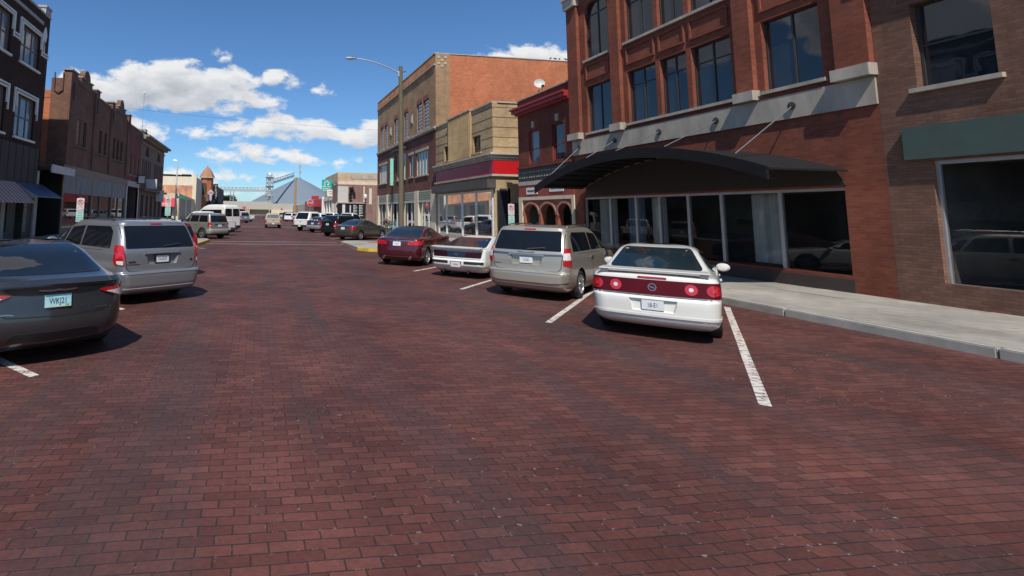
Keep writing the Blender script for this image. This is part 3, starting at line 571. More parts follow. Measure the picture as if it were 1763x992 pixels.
# ------------------------------------------------------------------ RIGHT: yellow brick corner shop
y0, y1, HT = 30.7, 41.2, 9.1
Cb = building("shop_building", "yellow brick shop with dark grooves, ribbed centre panel and long red sign", "building", XR, 36)
wins = [(38.35, 39.25, 6.05, 7.25), (32.5, 33.75, 6.08, 7.28)]
mb = MB(); wall_holes(mb, PR, y0, y1, 3.45, HT, wins, .3); shell(mb, 1, y0, y1, 0, HT, 18); mb.pbox(PR, 33.9, 38.05, 5.83, 9.18, -.16, -.001); mb.pbox(PR, 40.75, y1, .15, 3.45, 0, .4)
mb.build("wall", yellowbrick, Cb); roofpart(Cb, 1, y0, y1, HT - .6, 17.9)
rb = MB()
for k in range(22): a = 34.0 + k * .182; rb.pbox(PR, a, a + .08, 5.9, 9.1, -.2, -.159)
rb.build("ribbed_panel", yellowbrick, Cb)
gm = mat("groove_brick", (.10, .07, .045), .9)
for z in (6.2, 6.85, 7.5, 8.15, 8.8):
    for (a, b) in ((y0, 32.35), (33.85, 33.9), (38.05, 38.25), (39.35, y1)) if z < 7.3 else ((y0, 33.9), (38.05, y1)):
        if b - a > .3: MB().pbox(PR, a, b, z - .02, z + .02, -.008, .01).build("groove", gm, Cb)
    MB().box(XR + .01, XR + 14, y0 - .008, y0 + .01, z - .02, z + .02).build("groove", gm, Cb)
for q in ((y0, 33.855, HT, HT + .1, -.07, .35), (38.095, y1, HT, HT + .1, -.07, .35), (33.86, 38.09, 9.18, 9.28, -.23, .35)): partbox("coping", stone, Cb, PR, *q)
MB().box(XR + .36, XR + 15, y0 - .07, y0 + .35, HT, HT + .1).build("coping", stone, Cb)
for h in wins: window(Cb, PR, *h, mat("brown_frame", (.10, .05, .035), .6), winglass, .07, .14, (.5,), (.33, .66), sill=yellowbrick)
mb = MB()
for (z0, z1, o_) in ((5.35, 5.5, .12), (5.5, 5.68, .22), (5.68, 5.82, .34)):
    mb.pbox(PR, y0 - o_, y1, z0, z1, -o_, -.001); mb.box(XR + .001, XR + 12, y0 - o_, y0 - .001, z0, z1)
mb.build("cornice", stone, Cb)
sp = partbox("sign_panel", mat("glossy_red_sign", (.32, .018, .045), .42, var=.25, vs=1.2, spec=.25), Cb, PR, y0 - .08, 40.9, 4.44, 5.30, -.10, -.001)
MB().box(XR + .002, XR + 9, y0 - .10, y0 - .001, 4.44, 5.30).build("sign_panel", mat("flat_red_sign", (.48, .008, .012), .45, var=.05), Cb)
mb = MB().pbox(PR, y0 - .14, y1, 4.3, 4.43, -.16, -.001); mb.box(XR + .002, XR + 9, y0 - .16, y0 - .001, 4.3, 4.43); mb.build("ledge", stone, Cb)
dk = mat("dark_awning_box", (.075, .065, .058), .6, var=.25, vs=4); mb = MB().pbox(PR, y0 - .25, 40.9, 3.5, 4.08, -.55, .05); o = mb.build("awning_box", dk, Cb, bevel=.03)
posts = MB()
for a in (40.6, 38.9, 35.8, 33.4, 30.95): posts.pbox(PR, a - .07, a + .07, .4, 3.5, -.02, .1)
posts.pbox(PR, y0 + .15, 40.7, 3.3, 3.48, 0, .1); posts.box(XR + 1.0, XR + 1.14, y0, y0 + .1, .4, 3.5)
w = posts.build("shop_window", mat("white_metal_post", (.66, .68, .68), .4, .1), Cb)
MB().add([PR(y0 + .1, .4, .04), PR(40.7, .4, .04), PR(40.7, 3.4, .04), PR(y0 + .1, 3.4, .04)], [(0, 1, 2, 3)]).build("pane", shopglass, w)
partbox("stall_riser", stone, Cb, PR, y0, 40.75, .15, .4, -.02, .14)
interior(Cb, PR, y0 + .12, 40.7, .38, 3.45, .15, 3.6, mat("pale_interior", (.45, .45, .42), .9))
curtain(Cb, PR, 36.2, 39.6, .45, 3.3, .4, mat("grey_blind", (.66, .68, .68), .85), .015); curtain(Cb, PR, 33.5, 34.6, .45, 3.3, .9, MATS["pale_curtain"], .05)
MB().box(XR + 1.2, XR + 2.0, y0 - .012, y0 - .001, .15, 2.6).build("side_door", mat("brown_door", (.085, .05, .035), .6), Cb)
ob = MB().box(XR + .2, XR + 1.0, y0 - .012, y0 - .001, .5, 3.4).build("side_window", darkframe, Cb); MB().add([(XR + .27, y0 - .016, .6), (XR + .93, y0 - .016, .6), (XR + .93, y0 - .016, 3.3), (XR + .27, y0 - .016, 3.3)], [(0, 1, 2, 3)]).build("pane", winglass, ob)
structure(MB().box(XR - .4, XR + 16, 27.52, 30.68, 0, SW - .01).build("alley_pavement", conc))

# ------------------------------------------------------------------ RIGHT: tall tan and maroon brick block
y0, y1, HT = 41.22, 62.2, 15.6
D = building("brick_building", "tall three-storey block, tan brick upper floor over maroon brick, orange brick side wall", "building", XR, 51.7)
U = [(42.9, 44.3), (44.8, 46.25), (49.1, 50.5), (51.0, 52.4), (52.95, 54.3), (57.1, 58.55), (59.1, 60.55)]
mb = MB(); wall_holes(mb, PR, y0, y1, 9.27, HT, [(a, b, 9.5, 12.1) for a, b in U], .3); mb.box(XR, XR + 1.3, y0 - .06, y0 - .001, 9.27, HT); mb.build("upper_wall", tanbrick, D)
M2 = [(43.2, 46.6, 5.32, 7.55), (47.5, 48.85, 5.36, 7.55), (49.95, 53.4, 5.32, 8.1), (54.55, 55.9, 5.36, 7.55), (57.6, 61.2, 5.32, 7.55)]
mb = MB(); wall_holes(mb, PR, y0, y1, 3.95, 9.0, M2, .3); mb.build("middle_wall", purplebrick, D)
mb = MB(); shell(mb, 1, y0, y1, 0, HT, 24); mb.build("side_wall", orangebrick, D); roofpart(D, 1, y0, y1, HT - 1, 23.9)
pan = MB()
for k in range(58): a = y0 + .25 + k * .36; pan.pbox(PR, a, a + .18, 14.85, 15.45, -.05, -.001)
pan.build("parapet_pattern", brick("orange_parapet_brick", (.36, .15, .075), (.45, .20, .10), (.3, .2, .13)), D)
mb = MB()
for r_ in range(4):
    for c_ in range(3):
        if (r_ + c_) % 2: mb.box(XR + .15 + c_ * .32, XR + .38 + c_ * .32, y0 - .1, y0 - .059, 14.4 + r_ * .27, 14.58 + r_ * .27)
mb.build("corner_pattern", stone, D)
partbox("stone_band", stone, D, PR, y0, y1, 14.6, 14.72, -.14, -.001); partbox("coping", stone, D, PR, y0 - .05, y1, HT, HT + .09, -.06, .4)
mb = MB().box(XR + .41, XR + 24, y0 - .05, y0 + .35, HT, HT + .07); mb.build("side_coping", stone, D)
mb = MB().pbox(PR, y0 - .1, y1, 9.12, 9.27, -.2, -.001).pbox(PR, y0 - .1, y1, 9.0, 9.12, -.1, -.001); mb.build("string_course", stone, D)
dn = MB()
for k in range(50): a = y0 + .15 + k * .42; dn.pbox(PR, a, a + .2, 8.82, 8.995, -.08, -.001)
dn.pbox(PR, y0 + .15, y0 + 49 * .42 + .35, 8.985, 8.9985, -.09, -.0015)
dn.build("dentil_course", purplebrick, D)
lint = mat("red_sandstone", (.24, .075, .05), .85)
for a, b in U: window(D, PR, a, b, 9.5, 12.1, mat("red_brown_frame", (.20, .07, .05), .6), mat("frosted_block", (.30, .35, .40), .15, var=.15), .06, .06, (), tuple(k / 8 for k in range(1, 8)), lintel=lint, lh=.42, lo=.06, sill=stone, sp=.05)
for a in (47.8, 55.75): MB().pbox(PR, a - .25, a + .25, 10.6, 11.5, -.08, -.001).pbox(PR, a - .14, a + .14, 10.75, 11.35, -.13, -.079).build("ornament", stone, D)
for (a, b, z0, z1) in M2:
    n = 1 if b - a < 2 else 3
    w = window(D, PR, a, b, z0, z1, cream if n == 3 else stone, winglass if n == 1 else paleglass, .1, .1, () if n == 1 else (.25, .5, .75), (), sill=stone, lintel=stone, lh=.26, lo=.12)
MB().pbox(PR, 49.6, 53.8, 8.4, 8.62, -.45, -.001).pbox(PR, 49.7, 53.7, 8.2, 8.4, -.25, -.001).build("hood", mat("dark_hood", (.06, .045, .04), .7), D)
# ground floor: stone piers, clapboard transoms, recessed shopfronts
piers = [(41.25, 42.4), (45.9, 47.1), (51.5, 52.2), (56.9, 57.6), (61.4, 62.2)]
for a, b in piers: partbox("pier", cream, D, PR, a, b, .15, 3.94, -.06, .5)
clap = mat("green_clapboard", (.27, .27, .20), .7, var=.12); fr = mat("pale_grey_frame", (.50, .50, .47), .6)
for (a, b) in ((42.4, 45.9), (47.1, 51.5), (52.2, 56.9), (57.6, 61.4)):
    mb = MB()
    for k in range(6): mb.hexa([PR(a, 3.0 + k * .155, -.02), PR(b, 3.0 + k * .155, -.02), PR(b, 3.0 + k * .155, .1), PR(a, 3.0 + k * .155, .1)], [PR(a, 3.15 + k * .155, .01), PR(b, 3.15 + k * .155, .01), PR(b, 3.15 + k * .155, .1), PR(a, 3.15 + k * .155, .1)])
    mb.build("transom", clap, D)
    n = 3; mb = MB().pbox(PR, a, b, 2.86, 2.99, -.03, .12)
    for k in range(n + 1): c = a + (b - a) * k / n; mb.pbox(PR, max(a, c - .07), min(b, c + .07), .15, 2.86, .14, .26)
    mb.pbox(PR, a, b, .15, .5, .15, .25)
    w = mb.build("shopfront", fr, D); MB().add([PR(a, .5, .2), PR(b, .5, .2), PR(b, 2.86, .2), PR(a, 2.86, .2)], [(0, 1, 2, 3)]).build("pane", shopglass, w)
    interior(D, PR, a, b, .15, 2.95, .28, 2.8)
for a in (46.3, 49.0, 53.4): partbox("grille", darkframe, D, PR, a + 1.2, a + 1.9, 3.05, 3.9, -.04, -.021) if a > 47 else 0

o = MB().box(14.42, 14.75, 53.1, 53.3, 4.8, 7.7).build("blade_sign", mat("mint_sign", (.25, .62, .45), .5), None); tag(o, "tall narrow mint green blade sign on the maroon brick storey beside the wooden pole", "sign")
MB().box(14.75, 15.19, 53.17, 53.23, 7.2, 7.26).box(14.75, 15.19, 53.17, 53.23, 5.2, 5.26).build("bracket", darkframe, o)

def scribble(parent, x0, x1, z, h, n, y, m, name="lettering"):
    """a line of worn sign lettering too small to read in the photo: uneven upright strokes joined at mid height"""
    mb = MB(); w = (x1 - x0) / n; rd = random.Random(int(z * 100))
    for k in range(n):
        a = x0 + k * w; t = w * .2
        mb.box(a, a + t, y, y + .02, z - h / 2, z + h / 2 * rd.uniform(.6, 1)); mb.box(a + t, a + w * .7, y + .001, y + .019, z + rd.uniform(-.4, .3) * h, z + rd.uniform(.3, .5) * h)
        if rd.random() > .4: mb.box(a + w * .6, a + w * .6 + t, y + .002, y + .021, z - h / 2 * rd.uniform(.5, 1), z + h * .3)
    return mb.build(name, m, parent)

# ------------------------------------------------------------------ LEFT: dark brick block with white hood moulds
y0, y1, HT = 12.0, 33.4, 14.3
Lb = building("brick_building", "dark brown brick three-storey block with white stepped window trim and metal awnings", "building", XL, 23)
ws = [(29.75, 32.2), (26.1, 28.55), (22.45, 24.9), (18.8, 21.25), (15.1, 17.5)]
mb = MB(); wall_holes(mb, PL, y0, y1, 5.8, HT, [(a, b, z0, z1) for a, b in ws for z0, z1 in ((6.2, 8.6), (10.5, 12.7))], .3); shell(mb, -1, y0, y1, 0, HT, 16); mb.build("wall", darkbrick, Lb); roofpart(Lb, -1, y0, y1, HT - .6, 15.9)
for a, b in ws:
    for z0, z1 in ((6.2, 8.6), (10.5, 12.7)):
        w = window(Lb, PL, a, b, z0, z1, mat("brown_sash", (.17, .12, .10), .6), paleglass, .1, .12, (.33, .67), (.5,), sill=whitep, sp=.12, sh=.12)
        tr = MB()
        for (e, t_, o_) in ((.12, .1, .10), (.30, .1, .07)):
            tr.pbox(PL, a - e, b + e, z1 + e - t_, z1 + e, -o_, -.001)
            for (p, q) in ((a - e, a - e + t_), (b + e - t_, b + e)): tr.pbox(PL, p, q, z1 - .75 - (e - .12) * 2, z1 + e - t_, -o_, -.001)
        tr.build("hood_mould", whitep, w)
st = MB(); zz = 11.62
ed = [y0] + [v for a, b in sorted(ws) for v in (a - .33, b + .33)] + [y1]
for i in range(0, len(ed), 2):
    st.pbox(PL, ed[i], ed[i + 1], zz, zz + .1, -.07, -.001); st.pbox(PL, ed[i], ed[i + 1], zz + .18, zz + .28, -.08, -.001)
st.build("string_band", whitep, Lb)
for q in ((y0, y1, HT, HT + .12, -.06, .35), (y0, 32.3, 13.55, 13.75, -.09, -.001), (32.6, y1, HT + .12, HT + .55, -.02, .4), (32.55, y1, HT + .55, HT + .68, -.08, .45)): partbox("coping", mat("grey_stone", (.36, .35, .33), .85), Lb, PL, *q)
mb = MB().prism(PL, [(32.75, 12.3), (33.0, 13.1), (32.87, 13.4), (32.75, 13.6), (32.6, 13.4), (32.47, 13.1)], -.05, -.001).pbox(PL, 32.7, 32.8, 11.95, 12.6, -.05, -.001); mb.build("ornament", whitep, Lb)
brd = mat("weathered_board", (.055, .047, .040), .85, var=.35, vs=2, stretch=(1, 6, .3))
mb = MB()
for k in range(int((y1 - y0) / .42)): a = y0 + k * .42; mb.pbox(PL, a + .01, a + .41, 3.62, 5.8, -.09 - .02 * (k % 2), .02)
mb.build("board_band", brd, Lb)
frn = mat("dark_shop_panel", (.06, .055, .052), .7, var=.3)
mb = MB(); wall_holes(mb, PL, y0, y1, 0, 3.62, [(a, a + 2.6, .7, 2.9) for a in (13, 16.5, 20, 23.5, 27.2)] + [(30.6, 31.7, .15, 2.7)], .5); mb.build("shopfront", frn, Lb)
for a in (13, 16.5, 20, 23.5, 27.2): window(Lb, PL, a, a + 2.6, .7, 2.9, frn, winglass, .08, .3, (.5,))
window(Lb, PL, 30.6, 31.7, .15, 2.7, mat("grey_door_frame", (.25, .25, .25), .6), winglass, .12, .4, name="door")
for q in ((28.95, 29.4, .15, 2.6, -.08, .05), (32.9, 33.35, .15, 4.5, -.10, .05)): partbox("post", mat("pale_post", (.36, .35, .33), .7), Lb, PL, *q)
partbox("mural_panel", mat("scribbled_panel", (.16, .16, .16), .6, var=.9, vs=9), Lb, PL, 31.75, 32.15, .6, 2.7, -.02, -.001)
# awnings
rw_ = stripes("faded_awning_stripes", (.40, .13, .09), (.46, .43, .37), .42, 1, .6)
mb = MB().hexa([PL(12.3, 2.5, -1.25), PL(30.25, 2.5, -1.25), PL(30.25, 2.53, -1.25), PL(12.3, 2.53, -1.25)], [PL(12.3, 3.62, -.1), PL(30.25, 3.62, -.1), PL(30.25, 3.66, -.1), PL(12.3, 3.66, -.1)]); mb.build("striped_awning", rw_, Lb)
bl = stripes("blue_metal_awning", (.085, .13, .24), (.065, .10, .19), .2, 1, .35, .12)
mb = MB().hexa([PL(30.5, 2.85, -1.3), PL(33.9, 2.85, -1.3), PL(33.9, 2.89, -1.3), PL(30.5, 2.89, -1.3)], [PL(30.5, 3.64, -.1), PL(33.9, 3.64, -.1), PL(33.9, 3.68, -.1), PL(30.5, 3.68, -.1)])
o = mb.build("blue_awning", bl, Lb)
MB().prism(lambda a, b, d: (XL + a, 30.49 - d, b), [(.1, 3.64), (1.3, 2.85), (.1, 2.6)], 0, .02).build("side_flap", mat("worn_grey_metal", (.34, .35, .35), .5, .3, var=.3, vs=8), o)

# covered passage between the two
Pb = building("passage_canopy", "flat white-edged canopy over the dark passage beside the dark brick block", "canopy", XL, 35.4)
MB().box(XL - 9, XL + .75, 33.42, 37.38, 4.82, 4.9).build("roof", roofm, Pb)
MB().box(XL + .7, XL + .8, 33.42, 37.38, 4.45, 4.95).build("fascia", mat("pale_fascia", (.50, .49, .48), .6), Pb)
dw = mat("passage_shade_wall", (.018, .016, .015), .8); MB().box(XL - 3, XL - 2.9, 33.52, 37.28, 0, 4.8).build("back_wall", dw, Pb)  # near-black colour holds the shade of the enclosed passage, not the brick's own tone
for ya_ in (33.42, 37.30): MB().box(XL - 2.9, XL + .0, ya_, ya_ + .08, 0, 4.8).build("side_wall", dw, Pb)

# ------------------------------------------------------------------ LEFT: brown brick building with curved pediments
y0, y1 = 37.4, 54.9
E_ = building("brick_building", "brown brick two-storey building with curved parapet pediments and grey panels over the shop windows", "building", XL, 46)
G = [(38.0, 38.75), (39.5, 40.2), (40.9, 41.65), (43.7, 44.4), (45.0, 45.7), (46.4, 47.2), (49.2, 49.95), (50.5, 51.25), (51.85, 52.6)]
mb = MB(); wall_holes(mb, PL, y0, y1, 5.3, 11.5, [(a, b, 6.95, 8.9) for a, b in G], .3); shell(mb, -1, y0, y1, 0, 11.5, 1.2)
for (a, b, zt) in ((37.4, 38.7, 12.1), (43.1, 44.1, 12.0), (47.9, 48.8, 12.0), (54.0, 54.9, 12.0)): mb.pbox(PL, a, b, 11.5, zt, -.12, .4); mb.pbox(PL, a, b, 5.3, 11.5, -.12, -.001)
for c in (40.9, 51.4):
    pts = [(c - 2.1, 11.5), (c - 2.1, 11.75), (c - 1.3, 11.75), (c - 1.3, 12.15), (c - .75, 12.15)] + [(c - .75 * math.cos(math.pi * i / 10), 12.25 + .75 * math.sin(math.pi * i / 10)) for i in range(11)] + [(c + .75, 12.15), (c + 1.3, 12.15), (c + 1.3, 11.75), (c + 2.1, 11.75), (c + 2.1, 11.5)]
    mb.prism(PL, pts, -.06, .34)
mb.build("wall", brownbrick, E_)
gsc = mat("grey_stone_coping", (.33, .30, .26), .85)
for (a, b, zt) in ((37.3, 38.8, 12.1), (43.0, 44.2, 12.0), (47.8, 48.9, 12.0), (53.9, 54.95, 12.0)): partbox("coping", gsc, E_, PL, a, b, zt, zt + .1, -.2, .48)
partbox("coping", gsc, E_, PL, 44.21, 47.79, 11.5, 11.6, -.1, .4)
for c in (40.9, 51.4):
    for (a, b, z) in ((c - 2.2, c - 1.36, 11.75), (c + 1.36, c + 2.2, 11.75), (c - 1.35, c - .75, 12.15), (c + .75, c + 1.35, 12.15)): partbox("coping", gsc, E_, PL, a, b, z, z + .09, -.16, .42)
back = MB(); shell(back, -1, 37.42, 54.88, 0, 10.6, 22, X=XL - 1.2); back.build("rear_block", orangebrick, E_); roofpart(E_, -1, 37.4, 54.9, 10.0, 21.5)
dbt = mat("dark_brick_trim", (.10, .055, .042), .85)
for c in (38.05, 43.6, 48.35, 54.45): partbox("pendant_ornament", dbt, E_, PL, c - .2, c + .2, 10.6, 11.3, -.2, -.119); partbox("pendant_ornament", dbt, E_, PL, c - .08, c + .08, 10.1, 10.599, -.18, -.119)
MB().prism(lambda a, b, d: (a, 37.4 - d, b), [(-13.75, 11.9), (-13.68, 11.9), (-13.68, 10.6), (-14.0, 10.35), (-14.32, 10.6), (-14.32, 11.9), (-14.25, 11.9), (-14.25, 10.68), (-14.0, 10.47), (-13.75, 10.68)], .001, .09).build("pendant_ornament", dbt, E_)
for i, (a, b) in enumerate(G):
    if i == 1: MB().pbox(PL, a, b, 6.95, 8.9, .08, .14).build("window_board", mat("tan_plywood", (.33, .20, .11), .8), E_); continue
    window(E_, PL, a, b, 6.95, 8.9, darkframe, paleglass, .06, .14, (), (.5,))
for (a, b) in ((37.7, 42), (43.4, 47.5), (48.9, 53)): partbox("sill_course", mat("dark_stone", (.10, .085, .075), .85), E_, PL, a, b, 6.78, 6.94, -.1, -.001)
partbox("beige_band", mat("beige_band", (.26, .19, .15), .8), E_, PL, y0, y1, 4.75, 5.3, -.06, .05)
gp = mat("grey_slate_panel", (.17, .17, .175), .6, var=.25, vs=2, stretch=(1, 1, .3))
for (a, b) in ((37.6, 43.75), (44.0, 49.5), (49.75, 54.4)):
    mb = MB(); n = 5
    for k in range(n): mb.pbox(PL, a + (b - a) * k / n + .01, a + (b - a) * (k + 1) / n - .01, 3.3, 4.7, -.05, .02)
    mb.build("grey_panel", gp, E_)
mb = MB()
for a in (37.4, 43.78, 49.53, 54.45): mb.pbox(PL, a, a + .22, .15, 4.74, -.07, .1)
for a in (46.2, 52): mb.pbox(PL, a, a + .12, .15, 3.3, -.03, .1)
mb.pbox(PL, 44, 49.5, .15, .6, -.02, .1).pbox(PL, 37.7, 43.7, .15, .6, -.02, .1).pbox(PL, 49.8, 54.4, .15, .6, -.02, .1)
w = mb.build("shopfront", mat("brown_metal_frame", (.22, .16, .12), .6), E_)
MB().add([PL(37.6, .6, .06), PL(54.5, .6, .06), PL(54.5, 3.3, .06), PL(37.6, 3.3, .06)], [(0, 1, 2, 3)]).build("pane", glass("dark_shop_glass", (.02, .02, .022), .015, .03, .6, .9), w)
partbox("fascia_strip", mat("brown_metal_frame"), E_, PL, y0, y1, 4.705, 4.745, -.08, .0)

# ------------------------------------------------------------------ LEFT: small red brick shop, then corner bank
y0, y1, HT = 54.92, 60.9, 11.15
F_ = building("shop_building", "narrow dull red brick building with pale fascia over a dark recessed entry", "building", XL, 58)
g3 = [(55.6, 56.35), (57.4, 58.15), (59.2, 59.95)]
mb = MB(); wall_holes(mb, PL, y0, y1, 0, HT, [(a, b, 5.9, 7.9) for a, b in g3] + [(55.3, 60.3, .15, 4.65)], .35); shell(mb, -1, y0, y1, 0, HT, 18); mb.build("wall", brick("dull_red_brick", (.19, .062, .048), (.24, .08, .06), (.14, .09, .075)), F_); roofpart(F_, -1, y0, y1, 10.5, 17.9)
for a, b in g3: window(F_, PL, a, b, 5.9, 7.9, cream, winglass, .08, .12, (), (.5,), sill=stone)
partbox("fascia", mat("pale_pink_fascia", (.45, .40, .40), .7), F_, PL, 55.1, 60.5, 4.65, 5.25, -.1, -.001)
interior(F_, PL, 55.3, 60.3, .15, 4.65, .36, 2.2); partbox("roller_door", mat("grey_roller_door", (.17, .18, .19), .6), F_, PL, 55.4, 60.2, .15, 3.0, 1.2, 1.26)
for a in (55.1, 60.3): partbox("post", whitep, F_, PL, a, a + .2, .15, 4.64, -.06, .2)
partbox("coping", stone, F_, PL, y0, y1, HT, HT + .1, -.08, .35)
o = MB().box(XL + .05, XL + .95, 59.2, 59.4, 5.05, 6.05).build("hanging_sign", mat("dark_sign_box", (.03, .04, .06), .5), None); tag(o, "small dark box sign with a pale face hung high on the narrow red brick building", "sign")
MB().box(XL + .25, XL + .9, 59.19, 59.199, 5.15, 5.95).build("face", whitep, o)

y0, y1, HT = 60.92, 75.6, 11.0
H_ = building("bank_building", "corner brown stone bank building with heavy cornice, tall thin windows and rooftop antenna", "building", XL, 68)
t2 = [(61.9 + k * 1.05, 62.5 + k * 1.05) for k in range(5)] + [(68.9 + k * 1.05, 69.5 + k * 1.05) for k in range(6)]
brn = mat("brownstone", (.19, .125, .095), .85, var=.2, vs=2)
mb = MB(); wall_holes(mb, PL, y0, y1, 5.3, HT, [(a, b, 5.9, 8.2) for a, b in t2] + [(63.3, 65.3, 8.7, 9.9), (70.7, 72.7, 8.7, 9.9)], .4)
for (a, b) in ((63.3, 65.3), (70.7, 72.7)): spandrel(mb, PL, a, b, 8.9, 9.9, -.002, .35)
wall_holes(mb, PL, y0, y1, 0, 5.3, [(a, a + 1.5, .15, 3.9) for a in (62, 64.6, 67.3, 70, 72.9)], .5); shell(mb, -1, y0, y1, 0, HT, 20); mb.build("wall", brn, H_); roofpart(H_, -1, y0, y1, 10.6, 19.9)
mb = MB().pbox(PL, y0 - .05, y1 + .3, 10.5, 10.75, -.45, -.001).pbox(PL, y0 - .05, y1 + .5, 10.75, 11.0, -.85, -.001).pbox(PL, y0, y1, 9.95, 10.15, -.12, -.001); mb.pbox(PL, y0, y1, 11.0, 11.6, .1, .5); mb.build("cornice", mat("weathered_cornice", (.27, .22, .18), .85), H_)
mb = MB().pbox(PL, y0, y1 + .3, 4.4, 4.62, -.6, -.001).pbox(PL, y0, y1, 5.25, 5.4, -.12, -.001); mb.build("ledge", mat("brown_ledge", (.16, .10, .08), .85), H_)
for a, b in t2: window(H_, PL, a, b, 5.9, 8.2, darkframe, winglass, .05, .2)
for (a, b) in ((63.3, 65.3), (70.7, 72.7)): window(H_, PL, a, b, 8.7, 9.9, darkframe, winglass, .05, .3)
for a in (62, 64.6, 67.3, 70, 72.9): window(H_, PL, a, a + 1.5, .15, 3.9, darkframe, winglass, .1, .3, (.5,), (.7,))
an = thing("radio_antenna", "thin whip antenna with a small ball tip on the roof of the corner bank", "antenna", (XL - .6, 63.5, 11.6))
MB().tube([(XL - .6, 63.5, 11.5), (XL - .6, 63.5, 16.6)], .035, 6).build("mast", alu, an); MB().box(XL - 1.1, XL - .1, 63.0, 64.0, 10.6, 12.0).build("base", mat("grey_stone"), an); MB().lathe([(.01, 16.5), (.09, 16.56), (.12, 16.65), (.08, 16.76), (.01, 16.8)], (XL - .6, 63.5, 0), n=10).build("ball", whitep, an)
for (yy, zz0, zz1, wd, lb) in ((64.0, 4.75, 5.9, 1.25, "white rectangular box sign on the corner bank wall"), (70.5, 3.3, 4.75, 1.0, "white shield-shaped sign hung under the ledge of the corner bank")):
    o = thing("hanging_sign", lb, "sign", (XL + .1, yy, zz0))
    MB().box(XL + .1, XL + .1 + wd, yy - .1, yy + .1, zz0, zz1).build("face", mat("pale_sign_face", (.60, .60, .58), .5), o)
    MB().box(XL, XL + wd + .15, yy - .03, yy + .03, zz1 + .001, zz1 + .06).build("bracket", darkframe, o)

# ------------------------------------------------------------------ beyond the cross street, LEFT
Mb = building("shop_building", "low cream corner shop with a red fabric awning facing the cross street", "building", XL, 91)
mb = MB(); wall_holes(mb, PY(91.0), -25, XL, 0, 5.1, [(-18.5, -14.4, .4, 2.7)], .3)
mb.add([(XL, 91, 0), (XL, 113.8, 0), (XL, 113.8, 4.5), (XL, 91, 5.1)], [(0, 1, 2, 3)]); mb.add([(-25, 91, 5.0), (XL, 91, 5.0), (XL, 113.8, 4.4), (-25, 113.8, 4.4)], [(0, 1, 2, 3)]); mb.open = True
mb.build("wall", mat("cream_stucco", (.60, .52, .37), .85, var=.1, vs=1), Mb)
mb = MB()
for (a, b) in ((93, 99.5), (102, 108)): mb.box(XL + .002, XL + .06, a, b, .3, 4.2)
mb.build("side_panel", mat("grey_cement_panel", (.33, .30, .25), .85), Mb)
window(Mb, PY(91.0), -18.5, -14.4, .4, 2.7, darkframe, winglass, .1, .15, (.5,))
o = MB().hexa([(-19.5, 89.9, 2.75), (-13.7, 89.9, 2.75), (-13.7, 89.94, 2.75), (-19.5, 89.94, 2.75)], [(-19.5, 90.95, 4.25), (-13.7, 90.95, 4.25), (-13.7, 90.99, 4.25), (-19.5, 90.99, 4.25)]).build("awning", mat("red_awning", (.52, .02, .03), .7), Mb)
text_mesh("RT CO.", .75, whitep, "lettering", o, (-16.3, 89.98, 3.1), (1, 0, 0), (0, .57, .82), .01)
Nb = building("brick_building", "cream and bare-brick two-storey side wall standing behind the low cream corner shop", "building", XL, 114)
MB().box(-40, XL, 114, 128, 0, 9.6).build("wall", mat("pale_cream_render", (.62, .55, .43), .85, var=.12, vs=.6), Nb)
MB().box(-40, XL - .6, 113.95, 113.999, 4.3, 7.6).build("brick_patch", brick("washed_orange_brick", (.42, .17, .09), (.55, .27, .16), (.5, .38, .28), var=.35), Nb)
mb = MB(); x = -40
while x < XL - 1.2: wd = random.uniform(1.5, 4); mb.box(x, min(x + wd, XL - 1.1), 113.97, 116, 9.6, 9.6 + random.uniform(.25, .5)); x += wd
mb.build("tar_edge", black, Nb)
MB().box(XL - .45, XL + .25, 113.7, 114.9, .15, 10.1).build("corner_pier", cream, Nb)
Ob = building("brick_building", "orange brick building with a pointed turret roof behind the dark theatre front", "building", -12, 133)
MB().box(-30, XL + .9, 128.05, 150, 0, 9.0).build("wall", mat("dark_shop_front", (.07, .06, .055), .8, var=.3), Ob)
MB().box(-13.3, -12.4, 127.9, 128.8, 0, 6).build("pilaster", orangebrick, Ob)
mb = MB().lathe([(1.55, 6.0), (1.55, 10.5)], (-12.35, 130.2, 0), n=8, cap=True); mb.build("turret", orangebrick, Ob)
MB().lathe([(1.95, 10.5), (1.85, 10.75), (1.5, 11.5), (.95, 12.4), (.4, 13.05), (.14, 13.25), (.16, 13.5), (.01, 13.6)], (-12.35, 130.2, 0), n=8).build("turret_roof", mat("orange_tile_roof", (.34, .17, .10), .85, var=.25), Ob)
MB().lathe([(1.95, 10.38), (2.05, 10.42), (1.95, 10.49)], (-12.35, 130.2, 0), n=8).build("eaves", whitep, Ob)
Th = building("theatre_building", "dark theatre frontage with a flat black marquee past the cream buildings", "building", -11, 150)
MB().box(-30, -10.9, 150.05, 175, 0, 9).build("wall", mat("dark_theatre_wall", (.05, .045, .045), .8, var=.3), Th)
MB().box(-14, -9.7, 143, 149, 3.4, 4.3).build("marquee", black, Th)
MB().box(-12.4, -11.55, 134, 150, .15, 9.3).build("frontage", mat("brown_black_wall", (.06, .04, .035), .8), Th)
MB().box(-13.6, -11.62, 128.2, 128.9, 4.4, 6.2).build("box_sign", mat("olive_sign_box", (.12, .11, .08), .6), Th)
vs_ = thing("vertical_sign", "tall black blade sign with white capital letters and a white arrow cap", "sign", (-10.9, 140, 5))
MB().box(-11.4, -10.35, 139.9, 140.3, 5.1, 9.4).build("board", black, vs_)
